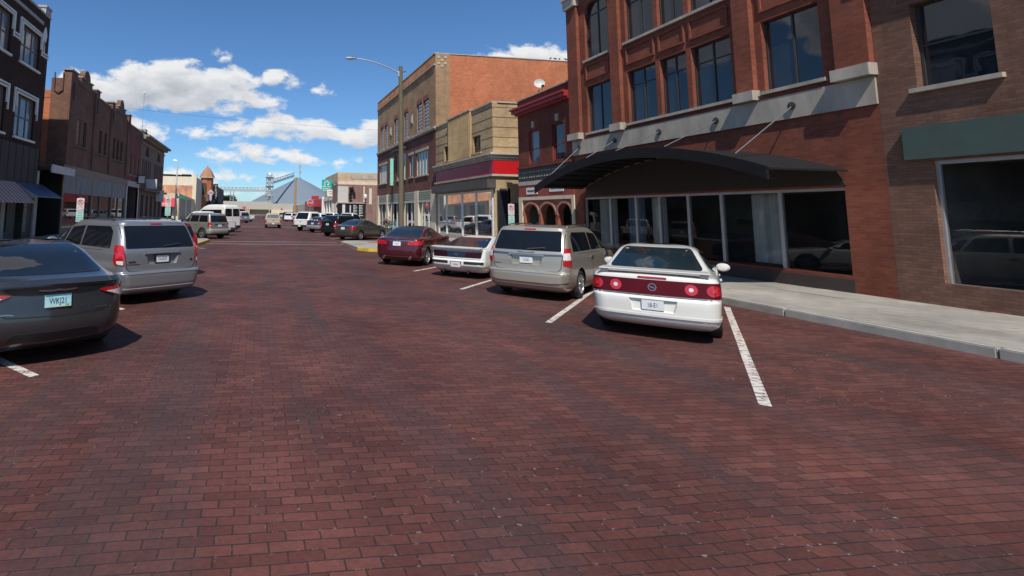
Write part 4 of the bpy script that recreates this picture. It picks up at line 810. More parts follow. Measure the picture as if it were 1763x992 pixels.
MB().prism(lambda a, b, d: (a, 139.7 + d, b), [(-11.7, 9.42), (-10.05, 9.42), (-10.35, 9.8), (-10.87, 10.25), (-11.4, 9.8)], 0, .6).build("arrow_cap", whitep, vs_)
for i, ch in enumerate("DIXONS"): text_mesh(ch, .86, whitep, "letter", vs_, (-10.87, 139.88, 9.0 - i * .7), (1, 0, 0), (0, 0, 1), .01)
ks = thing("key_sign", "pale pink key-shaped hanging sign beside the black blade sign", "sign", (-11.1, 130, 4))
pk = mat("pale_pink_sign", (.50, .40, .44), .6)
P_k = lambda a, b, d: (-10.95 + a * .55, 126.0 + d, 4.4 + (b - 6) * .64)
MB().prism(P_k, [(-.5, 8.3), (-1.15, 8.9), (-1.2, 9.5), (-.6, 10.0), (0, 10.6), (.6, 10.0), (1.2, 9.5), (1.15, 8.9), (.5, 8.3), (.45, 6.6), (0, 6.0), (-.45, 6.6)], 0, .3).build("board", pk, ks)
MB().prism(P_k, [(-.8, 9.05), (.8, 9.05), (.8, 9.3), (-.8, 9.3)], -.02, -.001).build("stripe", mat("plum_paint", (.10, .03, .05), .6), ks)

# ------------------------------------------------------------------ beyond the cross street, RIGHT
Qb = building("shop_building", "low brown painted brick corner shop with black window art and a boarded white panel", "building", 14.6, 90)
pb = brick("brown_painted_brick", (.25, .15, .125), (.29, .175, .145), (.22, .14, .12), bh=.1)
XQ = 14.5
mb = MB().add([(XQ, 90, 0), (32, 90, 0), (32, 90, 6.8), (XQ, 90, 6.8)], [(0, 1, 2, 3)]).add([(XQ, 90, 0), (XQ, 96, 0), (XQ, 96, 6.8), (XQ, 90, 6.8)], [(0, 1, 2, 3)]).add([(XQ, 90, 6.5), (32, 90, 6.5), (32, 96, 6.5), (XQ, 96, 6.5)], [(0, 1, 2, 3)]); mb.open = True; mb.build("wall", pb, Qb)
o = MB().box(XQ + .05, XQ + 1.95, 89.9, 89.998, 3.6, 6.45).build("white_panel", mat("weathered_white_board", (.52, .49, .44), .8, var=.2, vs=4, stretch=(5, 1, .5)), Qb)
mb = MB(); 
for k in range(5): mb.prism(lambda a, b, d: (a, 89.85 + d, b), [(XQ + 2.1 + .1 * math.sin(k * 2.1), 6.3 - k * .55), (XQ + 2.75, 6.25 - k * .55), (XQ + 2.5 + .1 * math.cos(k), 5.85 - k * .55), (XQ + 2.15, 5.9 - k * .55)], 0, .05)
mb.build("black_ornament", black, Qb)
for (cx_, z_) in ((17.2, 6.1), (17.5, 5.3)): MB().lathe([(.02, z_ + .35), (.12, z_ + .25), (.24, z_), (.28, z_ - .3), (.05, z_ - .4)], (cx_, 89.7, 0), n=10).build("hanging_lantern", black, Qb)
mb = MB().box(19.25, 19.5, 89.9, 89.998, 3.7, 6.5).box(20.3, 20.8, 89.9, 89.998, 3.3, 6.2); mb.build("cream_pilaster", cream, Qb)
o = MB().box(XQ, 19.6, 89.85, 89.998, 1.0, 3.4).build("black_window_art", black, Qb)
am = mat("white_art", (.6, .6, .58), .7); mb = MB()
for c_ in range(2):
    for r_ in range(7):
        x_ = 17.4 + c_ * 1.05; z_ = 1.25 + r_ * .29; mb.prism(lambda a, b, d: (a, 89.82 + d, b), [(x_, z_), (x_ + .55 + .2 * math.sin(r_ * 3 + c_), z_ + .03), (x_ + .75, z_ + .14), (x_ + .3, z_ + .11), (x_ + .06, z_ + .2)], 0, .02)
mb.box(16.75, 16.95, 89.82, 89.84, 1.2, 3.1).box(XQ + .9, XQ + 1.4, 89.82, 89.84, 1.1, 3.2); mb.build("art_lettering", am, o)
MB().box(XQ - .25, 19.7, 89.7, 89.998, 3.42, 3.58).build("ledge", stone, Qb)
mb = MB()
for a in (90.4, 92.2, 94.0, 95.7): mb.box(XQ - .12, XQ + .05, a - .1, a + .1, .15, 3.4)
mb.build("pier", whitep, Qb)
Rb = building("brick_building", "two-storey tan building with peeling painted side wall behind the brown corner shop", "building", 15.4, 97)
MB().box(15.5, 40, 96.05, 114, 0, 9.4).build("wall", mat("peeling_tan_paint", (.52, .38, .24), .85, var=.3, vs=.5), Rb)
mb = MB().box(18, 34, 95.99, 96.04, 8.2, 8.95); mb.build("grey_patch", mat("grey_plaster", (.38, .34, .28), .9, var=.3, vs=1), Rb)
mb = MB().box(15.6, 36, 95.98, 96.03, 6.8, 7.7); mb.build("pale_patch", mat("pale_plaster", (.60, .50, .40), .9, var=.2, vs=1), Rb)
mb = MB()
for k in range(4): mb.box(15.44, 15.499, 97.5 + 4.2 * k, 99.4 + 4.2 * k, 5.6, 7.6)
mb.build("upper_window", winglass, Rb)
mb = MB()
for k in range(5): mb.box(15.2, 15.49, 97 + 4 * k, 97.6 + 4 * k, .15, 4.2)
mb.box(15.1, 15.49, 96.2, 113.8, 4.2, 4.7); mb.build("shopfront", whitep, Rb)
sg = thing("hanging_sign", "teal square hanging sign with a white house emblem above the tan building's shopfront", "sign", (14, 104, 6))
MB().box(13.45, 15.45, 103.9, 104.1, 6.05, 8.45).build("board", mat("teal_sign", (.02, .36, .33), .5), sg)
mb = MB().prism(lambda a, b, d: (a + .4, 103.86 + d, b), [(13.4, 7.65), (14.08, 8.3), (14.75, 7.65), (14.6, 7.65), (14.08, 8.1), (13.55, 7.65)], 0, .03); mb.box(14.0, 14.15, 103.86, 103.89, 7.35, 7.65).box(14.6, 14.9, 103.86, 103.89, 7.35, 7.6); mb.build("emblem", whitep, sg)
for z_, hh, k_ in ((7.05, .3, 5), (6.6, .26, 6), (6.25, .26, 6)): scribble(sg, 13.65, 15.3, z_, hh, k_, 103.87, whitep)
sg = thing("hanging_sign", "white rectangular hanging sign with red lettering near the brown corner shop", "sign", (14, 97, 5))
MB().box(13.6, 15.5, 96.9, 97.1, 4.85, 6.1).build("board", whitep, sg)
rl = mat("red_lettering", (.55, .05, .05), .6); scribble(sg, 13.8, 14.9, 5.72, .22, 7, 96.87, rl); scribble(sg, 14.0, 15.35, 5.32, .2, 9, 96.87, rl)
Sb = building("shop_building", "low row of small shops with a dark red awning at the far right street end", "building", 15.4, 124)
MB().box(15.4, 40, 114.05, 160, 0, 4.9).build("wall", mat("brown_row_wall", (.28, .15, .10), .85, var=.2), Sb)
MB().hexa([(13.6, 119, 3.0), (15.39, 119, 3.0), (15.39, 134, 3.0), (13.6, 134, 3.0)], [(15.0, 119, 4.7), (15.39, 119, 4.7), (15.39, 134, 4.7), (15.0, 134, 4.7)]).build("red_awning", mat("dark_red_awning", (.25, .02, .025), .7), Sb)
MB().box(13.6, 15.39, 124, 124.6, 4.75, 5.7).build("red_sign", mat("red_sign_box", (.38, .03, .035), .5), Sb)
MB().box(14.95, 15.39, 114.4, 115.6, .15, 5.2).build("white_pier", whitep, Sb)
Ub = building("shop_building", "pale single-storey building farthest along the right side of the street", "building", 16, 190)
MB().box(15.6, 45, 162, 215, 0, 4.2).build("wall", mat("pale_block_wall", (.50, .42, .32), .85), Ub)

# ------------------------------------------------------------------ end of the street: long beige depot, grain store, conveyors
Vb = building("depot_building", "long low beige building closing the end of the street", "building", 0, 232)
bg_ = mat("beige_metal_cladding", (.42, .38, .32), .7, var=.08, vs=.2); lg_ = mat("light_beige_wall", (.62, .52, .36), .8, var=.08, vs=.3)
MB().box(-60, 7, 232, 250, 2.7, 6.2).build("upper_wall", bg_, Vb)
mb = MB().box(-60, -9, 232.4, 250, 0, 2.7).box(-4.6, -2.6, 232.1, 250, 0, 2.7).box(-2.6, 6, 234, 250, 0, 2.7); mb.build("lower_wall", mat("tan_lower_wall", (.42, .32, .19), .8), Vb)
MB().box(-9, -4.6, 236, 250, 0, 2.7).build("dark_entry", mat("dark_entry", (.03, .05, .04), .8), Vb)
MB().box(7, 70, 231, 250, 0, 2.6).build("side_wall", lg_, Vb); MB().box(7, 70, 231.3, 250, 2.6, 5.5).build("side_upper_wall", bg_, Vb)
MB().box(-60, 70, 228, 231, 0, .3).build("kerb_strip", conc, Vb)
Gs = thing("grain_store", "huge grey blue conical metal grain store roof behind the beige depot", "grain store", (27.5, 330, 0))
ribbed = stripes("ribbed_grey_metal", (.185, .225, .26), (.17, .205, .24), 1.2, 0, .45, .5, .1)
MB().lathe([(38, 0), (38, 3.2), (37.2, 3.8), (19, 13.9), (8, 19.6), (3.2, 21.9), (1.6, 22.6), (1.3, 23.4), (.05, 23.5)], (27.5, 330, 0), n=64).build("cone_roof", ribbed, Gs, smooth=True)
galv = mat("galvanised_steel", (.42, .44, .45), .5, .5, var=.15)
def truss(name, label, p, q, w, h, n, cat="conveyor", legs=()):
    t_ = thing(name, label, cat, p); p = Vector(p); q = Vector(q); d = q - p; s_ = Vector((0, w, 0)); u = Vector((0, 0, h)); m = MB(); r = .13
    for o_ in (Vector((0, 0, 0)), s_, u, s_ + u): m.tube([p + o_, q + o_], r, 5)
    for k in range(n):
        a = p + d * k / n; b = p + d * (k + 1) / n; m.tube([a, b + u], r * .7, 4); m.tube([a, a + u], r * .7, 4); m.tube([a + s_, b + s_ + u], r * .7, 4)
    m.build("truss", galv, t_)
    MB().hexa([p + Vector((0, 0, .3)), q + Vector((0, 0, .3)), q + s_ + Vector((0, 0, .3)), p + s_ + Vector((0, 0, .3))], [p + Vector((0, 0, h * .45)), q + Vector((0, 0, h * .45)), q + s_ + Vector((0, 0, h * .45)), p + s_ + Vector((0, 0, h * .45))]).build("belt_cover", mat("pale_belt_cover", (.40, .41, .41), .5), t_)
    for (x_, zb) in legs:
        m = MB()
        for dx in (-.9, .9):
            for dy in (0, w): m.tube([(x_ + dx, p.y + dy, 0), (x_ + dx, p.y + dy, zb)], .16, 5)
        for k in range(int(zb / 3)): m.tube([(x_ - .9, p.y, k * 3), (x_ + .9, p.y, k * 3 + 3)], .1, 4); m.tube([(x_ - .9, p.y, k * 3 + 3), (x_ + .9, p.y, k * 3 + 3)], .1, 4)
        m.build("trestle_leg", galv, t_)
    return t_
truss("conveyor_bridge", "long level grey lattice conveyor bridge carried on a trestle left of the tower", (-48, 290, 13.9), (5.5, 290, 13.9), 2.2, 2.3, 26, legs=((-13.5, 13.9), (-40, 13.9)))
truss("conveyor_bridge", "sloping grey lattice conveyor running from the tower up to the cone's peak", (9.5, 292, 17.2), (24.2, 326, 23.5), 2.2, 2.3, 9)
tw = thing("elevator_tower", "tall grey lattice elevator tower with platforms in front of the cone roof", "tower", (7.5, 289, 0))
m = MB()
for dx in (-1.9, 1.9):
    for dy in (0, 3.8): m.tube([(7.5 + dx, 288 + dy, 0), (7.5 + dx, 288 + dy, 20.5)], .2, 5)
for k in range(9):
    z_ = 2 + k * 2.2
    for dy in (0, 3.8): m.tube([(5.6, 288 + dy, z_), (9.4, 288 + dy, z_ + 2.2)], .12, 4); m.tube([(9.4, 288 + dy, z_), (5.6, 288 + dy, z_ + 2.2)], .12, 4); m.tube([(5.6, 288 + dy, z_), (9.4, 288 + dy, z_)], .12, 4)
m.build("lattice", galv, tw); MB().box(6.6, 8.2, 289, 291, 0, 21.5).build("leg_casing", mat("pale_galvanised", (.55, .57, .58), .5, .3), tw)
m = MB()
for z_ in (10, 15.5, 20.2): m.box(5.0, 10.0, 287.5, 292.3, z_, z_ + .2)
m.build("platform", galv, tw); MB().lathe([(1.2, 20.4), (1.3, 21.6), (.8, 22.6), (.05, 22.9)], (7.4, 290, 0), n=10).build("head", MATS["pale_galvanised"], tw)
ct = thing("radio_mast", "slim pale communications mast with clustered antennas beyond the cone's peak", "mast", (33.5, 395, 0))
m = MB()
for k in range(3): a_ = 2.1 * k; m.tube([(33.5 + .5 * math.cos(a_), 395 + .5 * math.sin(a_), 0), (33.5 + .3 * math.cos(a_), 395 + .3 * math.sin(a_), 38)], .14, 4)
for k in range(18): m.tube([(33.1, 395, k * 2.1), (33.9, 395, k * 2.1 + 2.1)], .08, 4)
m.build("lattice", MATS["pale_galvanised"], ct)
for z_ in (36.5, 32):
    m = MB()
    for k in range(6): a_ = 1.05 * k; m.box(33.5 + 1.6 * math.cos(a_) - .2, 33.5 + 1.6 * math.cos(a_) + .2, 395 + 1.6 * math.sin(a_) - .2, 395 + 1.6 * math.sin(a_) + .2, z_ - 1, z_ + 1); m.tube([(33.5, 395, z_), (33.5 + 1.6 * math.cos(a_), 395 + 1.6 * math.sin(a_), z_)], .1, 4)
    m.build("antenna_ring", MATS["pale_galvanised"], ct)

# ------------------------------------------------------------------ trees far behind the depot
leafm = mat("tree_leaves", (.075, .105, .035), .8, var=.35, vs=.5)
def tree(x, y, h, r, label, seed):
    rnd = random.Random(seed); t_ = thing("tree", label, "tree", (x, y, 0), group="trees beyond the depot")
    m = MB().tube([(x, y, 0), (x + .2, y, h * .4), (x, y, h * .6)], .45, 7, .2)
    for k in range(6): a_ = k * 1.05; m.tube([(x, y, h * .45), (x + r * .5 * math.cos(a_), y + r * .5 * math.sin(a_), h * .75)], .16, 5, .05)
    m.build("trunk", mat("bark", (.10, .075, .055), .9), t_)
    m = MB(); cl = [(rnd.uniform(-1, 1), rnd.uniform(-1, 1), rnd.uniform(-.7, .9), rnd.uniform(.28, .5)) for _ in range(26)]
    for _ in range(2600):
        c = rnd.choice(cl); v = Vector((rnd.gauss(0, 1), rnd.gauss(0, 1), rnd.gauss(0, 1))).normalized() * c[3] * rnd.uniform(.6, 1)
        p = Vector((c[0] * .7, c[1] * .7, c[2] * .6)) + v; p = Vector((x + p.x * r, y + p.y * r, h * .64 + p.z * h * .36))
        a_ = Vector((rnd.gauss(0, 1), rnd.gauss(0, 1), rnd.gauss(0, 1))).normalized() * .5; b_ = a_.cross(Vector((rnd.gauss(0, 1), rnd.gauss(0, 1), rnd.gauss(0, 1)))).normalized() * .4
        m.add([p - a_, p + b_, p + a_, p - b_], [(0, 1, 2, 3)])
    m.open = True; m.build("crown", leafm, t_)
tree(-17.5, 300, 11.5, 6.5, "round dark green tree showing above the left end of the beige depot", 3)
tree(-26, 315, 12, 7, "taller dark green tree partly hidden behind the black blade sign", 5)

# ------------------------------------------------------------------ height datum: facade heights were taken from a level eye at 2.07 m; bring them to the calibrated eye
def datum(z, X):
    t = min(1, max(0, (z - .2) / 1.6)); zn = EYE + (X * math.tan(math.atan((z - 2.07) / X) + ROLL) if abs(X) > 6 else z - 2.07 + ROLL * X)
    return z + (zn - z) * t
def rootof(o):
    while o.parent: o = o.parent
    return o
for o in list(COL.objects):
    r_ = rootof(o)
    if o.type != 'MESH' or o.get('kind') == 'structure' or o.name.startswith('crown') or o.name.startswith('trunk'): continue
    X = r_.location.x if r_.type == 'EMPTY' else sum(v.co.x for v in o.data.vertices) / len(o.data.vertices)
    zo = wloc(o).z
    yo = wloc(o).y; k = 1 if abs(X) < 6 or r_.location.y > 80 else (.991 if X < 0 else 1.007)
    for v in o.data.vertices: v.co.z = datum(v.co.z + zo, X) - zo; v.co.y = (v.co.y + yo) * k - yo

# ------------------------------------------------------------------ vehicles
def pchip(ys, k=4):
    n = len(ys); d = [ys[i + 1] - ys[i] for i in range(n - 1)]; m = [0] * n
    for i in range(1, n - 1): m[i] = 0 if d[i - 1] * d[i] <= 0 else 2 * d[i - 1] * d[i] / (d[i - 1] + d[i])
    m[0], m[-1] = d[0], d[-1]; out = []
    for i in range(n - 1):
        for j in range(k):
            t = j / k; out.append((2 * t**3 - 3 * t**2 + 1) * ys[i] + (t**3 - 2 * t**2 + t) * m[i] + (-2 * t**3 + 3 * t**2) * ys[i + 1] + (t**3 - t**2) * m[i + 1])
    return out + [ys[-1]]
class Body:
    """car shell as stacked plan outlines: rows of (z, rear x, front x, half width, rear corner radius, front corner radius)"""
    def __init__(s, rows, sb=.05, bow=.05, fb=.22):
        s.t = list(zip(*[pchip(list(c)) for c in zip(*rows)])); s.sb, s.bow, s.fb = sb, bow, fb; s.c = {}
        s.L = max(r[2] for r in rows); s.W = max(r[3] for r in rows)
    def at(s, z):
        T = s.t
        if z <= T[0][0]: return T[0]
        for a, b in zip(T, T[1:]):
            if z <= b[0]: f = (z - a[0]) / max(1e-9, b[0] - a[0]); return tuple(p + (q - p) * f for p, q in zip(a, b))
        return T[-1]
    def half(s, z, n1=5, n2=7, n3=16):
        key = (round(z, 5), n2)
        if key in s.c: return s.c[key]
        _, xr, xf, w, rr, rf = s.at(z); rr = min(rr, w * .95, (xf - xr) * .45); rf = min(rf, w * .95, (xf - xr) * .45); p = []
        for i in range(n1): y = (w - rr) * i / n1; p.append((xr + s.bow * (y / w) ** 2, y))
        b = s.bow * ((w - rr) / w) ** 2
        for i in range(n2 + 1): a = math.pi / 2 * i / n2; p.append((xr + b + rr * (1 - math.cos(a)), w - rr + rr * math.sin(a)))
        b2 = s.fb * ((w - rf) / w) ** 2; xa, xb = p[-1][0], xf - b2 - rf
        for i in range(1, n3): p.append((xa + (xb - xa) * i / n3, w))
        for i in range(n2 + 1): a = math.pi / 2 * i / n2; p.append((xb + rf * math.sin(a), w - rf + rf * math.cos(a)))
        for i in range(1, n1 + 1): y = (w - rf) * (1 - i / n1); p.append((xf - s.fb * (y / w) ** 2, y))
        hl = s.L / 2
        p = [(x, y * (1 - s.sb * ((x - hl) / hl) ** 2)) for x, y in p]; s.c[key] = p; return p
    def S(s, mode, u, z, side=1):
        p = s.half(z, 5, 14)
        if mode == 'rear':
            y = abs(u); q = p[:20]
            for a, b in zip(q, q[1:]):
                if y <= b[1]: f = (y - a[1]) / max(1e-9, b[1] - a[1]); return Vector((a[0] + (b[0] - a[0]) * f, u, z))
            return Vector((q[-1][0], math.copysign(q[-1][1], u), z))
        if mode == 'front':
            y = abs(u); q = p[::-1][:20]
            for a, b in zip(q, q[1:]):
                if y <= b[1]: f = (y - a[1]) / max(1e-9, b[1] - a[1]); return Vector((a[0] + (b[0] - a[0]) * f, u, z))
            return Vector((q[-1][0], math.copysign(q[-1][1], u), z))
        if mode == 'wrap':
            d = 0; uu = abs(u); sg = 1 if u >= 0 else -1
            for a, b in zip(p, p[1:]):
                l = math.hypot(b[0] - a[0], b[1] - a[1])
                if d + l >= uu: f = (uu - d) / max(1e-9, l); return Vector((a[0] + (b[0] - a[0]) * f, sg * (a[1] + (b[1] - a[1]) * f), z))
                d += l
            return Vector((p[-1][0], 0, z))
        for a, b in zip(p, p[1:]):
            if u <= b[0]: f = max(0, (u - a[0]) / max(1e-9, b[0] - a[0])); return Vector((u, side * (a[1] + (b[1] - a[1]) * f), z))
        return Vector((p[-1][0], 0, z))
    def nrm(s, mode, u, z, side=1):
        e = .012; a = s.S(mode, u + e, z, side) - s.S(mode, u - e, z, side); b = s.S(mode, u, z + e, side) - s.S(mode, u, z - e, side); n = a.cross(b)
        if n.length < 1e-9: return Vector((-1, 0, 0))
        n.normalize(); ref = Vector((-1, 0, .3)) if mode == 'rear' else Vector((1, 0, .3)) if mode == 'front' else Vector((0, side, .2)) if mode == 'side' else (Vector((-.7, 1 if u > 0 else -1, .1)) if abs(u) > .1 else Vector((-1, 0, 0)))
        return n if n.dot(ref) > 0 else -n
    def mesh(s):
        rows = []
        for r in s.t:
            h = s.half(r[0]); rows.append([(x, y, r[0]) for x, y in h] + [(x, -y, r[0]) for x, y in h[-2:0:-1]])
        n = len(rows[0]); mb = MB()
        mb.add([v for r in rows for v in r], [(i * n + k, i * n + (k + 1) % n, (i + 1) * n + (k + 1) % n, (i + 1) * n + k) for i in range(len(rows) - 1) for k in range(n)] + [tuple(range(n - 1, -1, -1)), tuple((len(rows) - 1) * n + k for k in range(n))])
        return mb
def rnd_poly(pts, r, k=4):
    out = []; n = len(pts)
    for i in range(n):
        a, b, c = Vector(pts[i - 1]), Vector(pts[i]), Vector(pts[(i + 1) % n]); d1, d2 = a - b, c - b; q = min(r, d1.length * .45, d2.length * .45)
        p0, p1 = b + d1.normalized() * q, b + d2.normalized() * q
        for j in range(k + 1): t = j / k; out.append(tuple((1 - t) ** 2 * p0 + 2 * t * (1 - t) * b + t * t * p1))
    return out
def patch(body, mode, pts, m, name, parent, off=.004, side=1, rnd=.03, step=.11, mb=None, smooth=True):
    """a panel lying on the shell: pts are (y, z) for rear/front, (x, z) for side, (distance round the corner, z) for wrap"""
    pts = rnd_poly(pts, rnd) if rnd else pts
    bm = bmesh.new(); bm.faces.new([bm.verts.new((u, z, 0)) for u, z in pts])
    for ax in (0, 1):
        lo, hi = min(p[ax] for p in pts), max(p[ax] for p in pts); k = math.ceil((lo + 1e-4) / step)
        while k * step < hi - 1e-4:
            co = [0, 0, 0]; co[ax] = k * step; no = [0, 0, 0]; no[ax] = 1
            bmesh.ops.bisect_plane(bm, geom=bm.verts[:] + bm.edges[:] + bm.faces[:], plane_co=co, plane_no=no); k += 1
    bm.verts.index_update(); own = mb is None; mb = mb or MB()
    U = [(v.co.x, v.co.y) for v in bm.verts]; top = [body.S(mode, u, z, side) + body.nrm(mode, u, z, side) * off for u, z in U]; low = [body.S(mode, u, z, side) - body.nrm(mode, u, z, side) * .015 for u, z in U]
    n = len(top); fs = [tuple(v.index for v in f.verts) for f in bm.faces]
    for e in bm.edges:
        if len(e.link_faces) == 1: a, b = e.verts[0].index, e.verts[1].index; fs.append((a, b, n + b, n + a))
    bm.free(); mb.add(top + low, fs)
    return mb.build(name, m, parent, smooth=smooth, local=True, angle=50) if own else mb
def strip(body, mode, line, w, mb, off=.003, side=1, step=.08):
    """thin band along a polyline on the shell (panel gaps, chrome, mouldings)"""
    P = [Vector(line[0])]
    for a, b in zip(line, line[1:]):
        a, b = Vector(a), Vector(b); k = max(1, int((b - a).length / step))
        P += [a.lerp(b, (i + 1) / k) for i in range(k)]
    n = len(P); vs = []
    for i, p in enumerate(P):
        d = (P[min(i + 1, n - 1)] - P[max(i - 1, 0)]).normalized(); t = Vector((-d.y, d.x)) * w / 2
        for q in (p - t, p + t):
            vs.append(body.S(mode, q.x, q.y, side) + body.nrm(mode, q.x, q.y, side) * off)
        for q in (p - t, p + t): vs.append(body.S(mode, q.x, q.y, side) - body.nrm(mode, q.x, q.y, side) * .01)
    fs = []
    for i in range(n - 1): k = 4 * i; fs += [(k, k + 4, k + 5, k + 1), (k, k + 2, k + 6, k + 4), (k + 1, k + 5, k + 7, k + 3)]
    fs += [(0, 1, 3, 2), (4 * n - 4, 4 * n - 2, 4 * n - 1, 4 * n - 3)]
    mb.add(vs, fs); return mb
tyrem = mat("tyre_rubber", (.018, .018, .019), .85, var=.3, vs=8); welm = mat("wheel_well", (.012, .012, .012), .95)
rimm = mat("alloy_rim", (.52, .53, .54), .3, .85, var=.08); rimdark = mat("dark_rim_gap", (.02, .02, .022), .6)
chrome = mat("chrome_trim", (.42, .41, .40), .28, 1., var=.1); gap = mat("panel_gap", (.008, .008, .009), .8); blackplastic = mat("black_plastic", (.02, .02, .022), .55, var=.2)
redlens = mat("red_tail_lens", (.40, .008, .012), .08, var=.25, vs=14, coat=1); deeplens = mat("dark_red_lens", (.085, .004, .008), .3, var=.2, spec=.2); brightlens = mat("bright_red_lens", (.48, .014, .016), .1, var=.15, vs=20, coat=1)
clearlens = mat("clear_lens", (.62, .60, .58), .1, var=.25, vs=25, coat=1)
cargl = glass("car_dark_glass", (.008, .009, .011), .015, .0, 1, .55); cargl2 = glass("car_tinted_glass", (.014, .022, .026), .015, .0, 1, .6)
plate_w = mat("plate_white", (.62, .64, .66), .5, var=.1, vs=10); plate_t = mat("plate_teal_blend", (.32, .55, .58), .5, var=.35, vs=5); ink = mat("plate_ink", (.015, .02, .05), .5)
WH = {}
def wheel_mesh(r, w, style):
    k = (round(r, 2), round(w, 2), style)
    if k in WH: return WH[k]
    t = MB().lathe([(r * .66, -w / 2 + .02), (r * .8, -w / 2), (r * .95, -w / 2 + .012), (r, -w / 2 + .05), (r, w / 2 - .05), (r * .95, w / 2 - .012), (r * .8, w / 2), (r * .66, w / 2 - .02)], axis='y', n=36).build("tyre_tmp", tyrem, smooth=True, angle=30)
    q = MB().lathe([(r * .67, w / 2 - .03), (r * .67, w / 2 - .004), (r * .63, w / 2 - .004), (r * .60, w / 2 - .05), (r * .60, -w / 2 + .03)], axis='y', n=32)
    if style == 'steel': q.lathe([(r * .6, w / 2 - .05), (r * .45, w / 2 - .02), (r * .3, w / 2 - .03), (.001, w / 2 - .02)], axis='y', n=24)
    else:
        nn = int(style)
        for i in range(nn):
            a = 2 * math.pi * i / nn; c, s_ = math.cos(a), math.sin(a); px, pz = -s_, c; h0, h1 = r * .10, r * .075
            q.hexa([(c * r * .1 + px * h0, w / 2 - .07, s_ * r * .1 + pz * h0), (c * r * .1 - px * h0, w / 2 - .07, s_ * r * .1 - pz * h0), (c * r * .62 - px * h1, w / 2 - .06, s_ * r * .62 - pz * h1), (c * r * .62 + px * h1, w / 2 - .06, s_ * r * .62 + pz * h1)],
                   [(c * r * .1 + px * h0, w / 2 - .03, s_ * r * .1 + pz * h0), (c * r * .1 - px * h0, w / 2 - .03, s_ * r * .1 - pz * h0), (c * r * .62 - px * h1, w / 2 - .012, s_ * r * .62 - pz * h1), (c * r * .62 + px * h1, w / 2 - .012, s_ * r * .62 + pz * h1)])
        q.lathe([(r * .17, w / 2 - .06), (r * .16, w / 2 - .018), (.001, w / 2 - .014)], axis='y', n=16)
    q = q.build("rim_tmp", rimm, smooth=True, angle=30)
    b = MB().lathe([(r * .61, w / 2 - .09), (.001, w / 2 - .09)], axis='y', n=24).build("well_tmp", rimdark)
    ms = tuple(o.data for o in (t, q, b))
    for o in (t, q, b): bpy.data.objects.remove(o)
    WH[k] = ms; return ms
def wheels(root, body, xs, r, w, style, track=None, far=False):
    ms = wheel_mesh(r, w, style)
    for x in xs:
        hw = (track or max(p[1] for p in body.half(.5) if abs(p[0] - x) < .5)) - w / 2 - .012
        for s_ in (1, -1):
            o = bpy.data.objects.new("wheel", ms[0]); COL.objects.link(o); o.parent = root; o.location = (x, s_ * hw, r); o.rotation_euler = (0, 0, 0 if s_ > 0 else math.pi)
            if far: continue
            for nm, me in (("rim", ms[1]), ("brake_shadow", ms[2])): c = bpy.data.objects.new(nm, me); COL.objects.link(c); c.parent = o
def cutbody(body, m, root, xs, r, arch=.055, extra=None):
    o = body.mesh().build("body", m, root, smooth=True, local=True, angle=38)
    cut = MB()
    for x in xs:
        for s_ in (1, -1): cut.lathe([(.001, s_ * (body.W - .42)), (r + arch, s_ * (body.W - .42)), (r + arch, s_ * (body.W + .3)), (.001, s_ * (body.W + .3))], (x, 0, r + .01), 'y', 32)
    c = cut.build("cut", welm, root, local=True); c.data.materials[0] = welm
    md = o.modifiers.new("b", 'BOOLEAN'); md.object = c; md.operation = 'DIFFERENCE'; md.solver = 'EXACT'; md.material_mode = 'TRANSFER'
    me = bpy.data.meshes.new_from_object(o.evaluated_get(bpy.context.evaluated_depsgraph_get())); o.modifiers.clear(); old = o.data; o.data = me; me.name = "body"; bpy.data.meshes.remove(old)
    bpy.data.objects.remove(c)
    if extra:      # a dished pocket pressed into the tailgate
        c = MB().hexa(*extra).build("cut", m, root, local=True)
        md = o.modifiers.new("b", 'BOOLEAN'); md.object = c; md.operation = 'DIFFERENCE'; md.solver = 'EXACT'
        me = bpy.data.meshes.new_from_object(o.evaluated_get(bpy.context.evaluated_depsgraph_get())); o.modifiers.clear(); old = o.data; o.data = me; me.name = "body"; bpy.data.meshes.remove(old); bpy.data.objects.remove(c)
    for p in me.polygons: p.use_smooth = True
    me.set_sharp_from_angle(angle=R(38))
    if not any(x == m for x in me.materials): me.materials.clear(); me.materials.append(m)
    return o
def plate(root, body, z, s, y=0, face=plate_w, off=.02, tsize=.1, sx=.66, frame=None, far=False):
    n = body.nrm('rear', y, z); up = Vector((0, 0, 1)); up = (up - n * up.dot(n)).normalized(); rt = Vector((0, -1, 0)); n = rt.cross(up); c = body.S('rear', y, z) + n * off
    P = lambda a, b, d: c + rt * a + up * b - n * d
    o = MB().pbox(P, -.152, .152, -.076, .076, 0, .03).build("license_plate", face, root, local=True)
    if frame:
        mb = MB()
        for q in ((-.165, .165, -.09, -.072), (-.165, .165, .072, .09), (-.165, -.148, -.072, .072), (.148, .165, -.072, .072)): mb.pbox(P, *q, -.006, .03)
        mb.build("plate_frame", frame, o, local=True)
    if not far: text_mesh(s, tsize, ink, "plate_lettering", o, P(0, -.004, -.0015), rt, up, .001, sx=sx, local=True)
    return o, P
def mirrors(root, m, x, y, z, s=1.):
    for s_ in (1, -1):
        mb = MB().lathe([(.001, -.06), (.07, -.05), (.1, 0), (.08, .07), (.001, .1)], axis='x', n=14); mb.v = [(x + v[0] * s, s_ * (y + .12) + v[1] * 1.15 * s, z + v[2] * .85 * s) for v in mb.v]
        mb.box(x - .02, x + .05, s_ * (y - .06) - .03, s_ * (y - .06) + .1, z - .05, z + .0)
        mb.build("mirror", m, root, smooth=True, local=True)
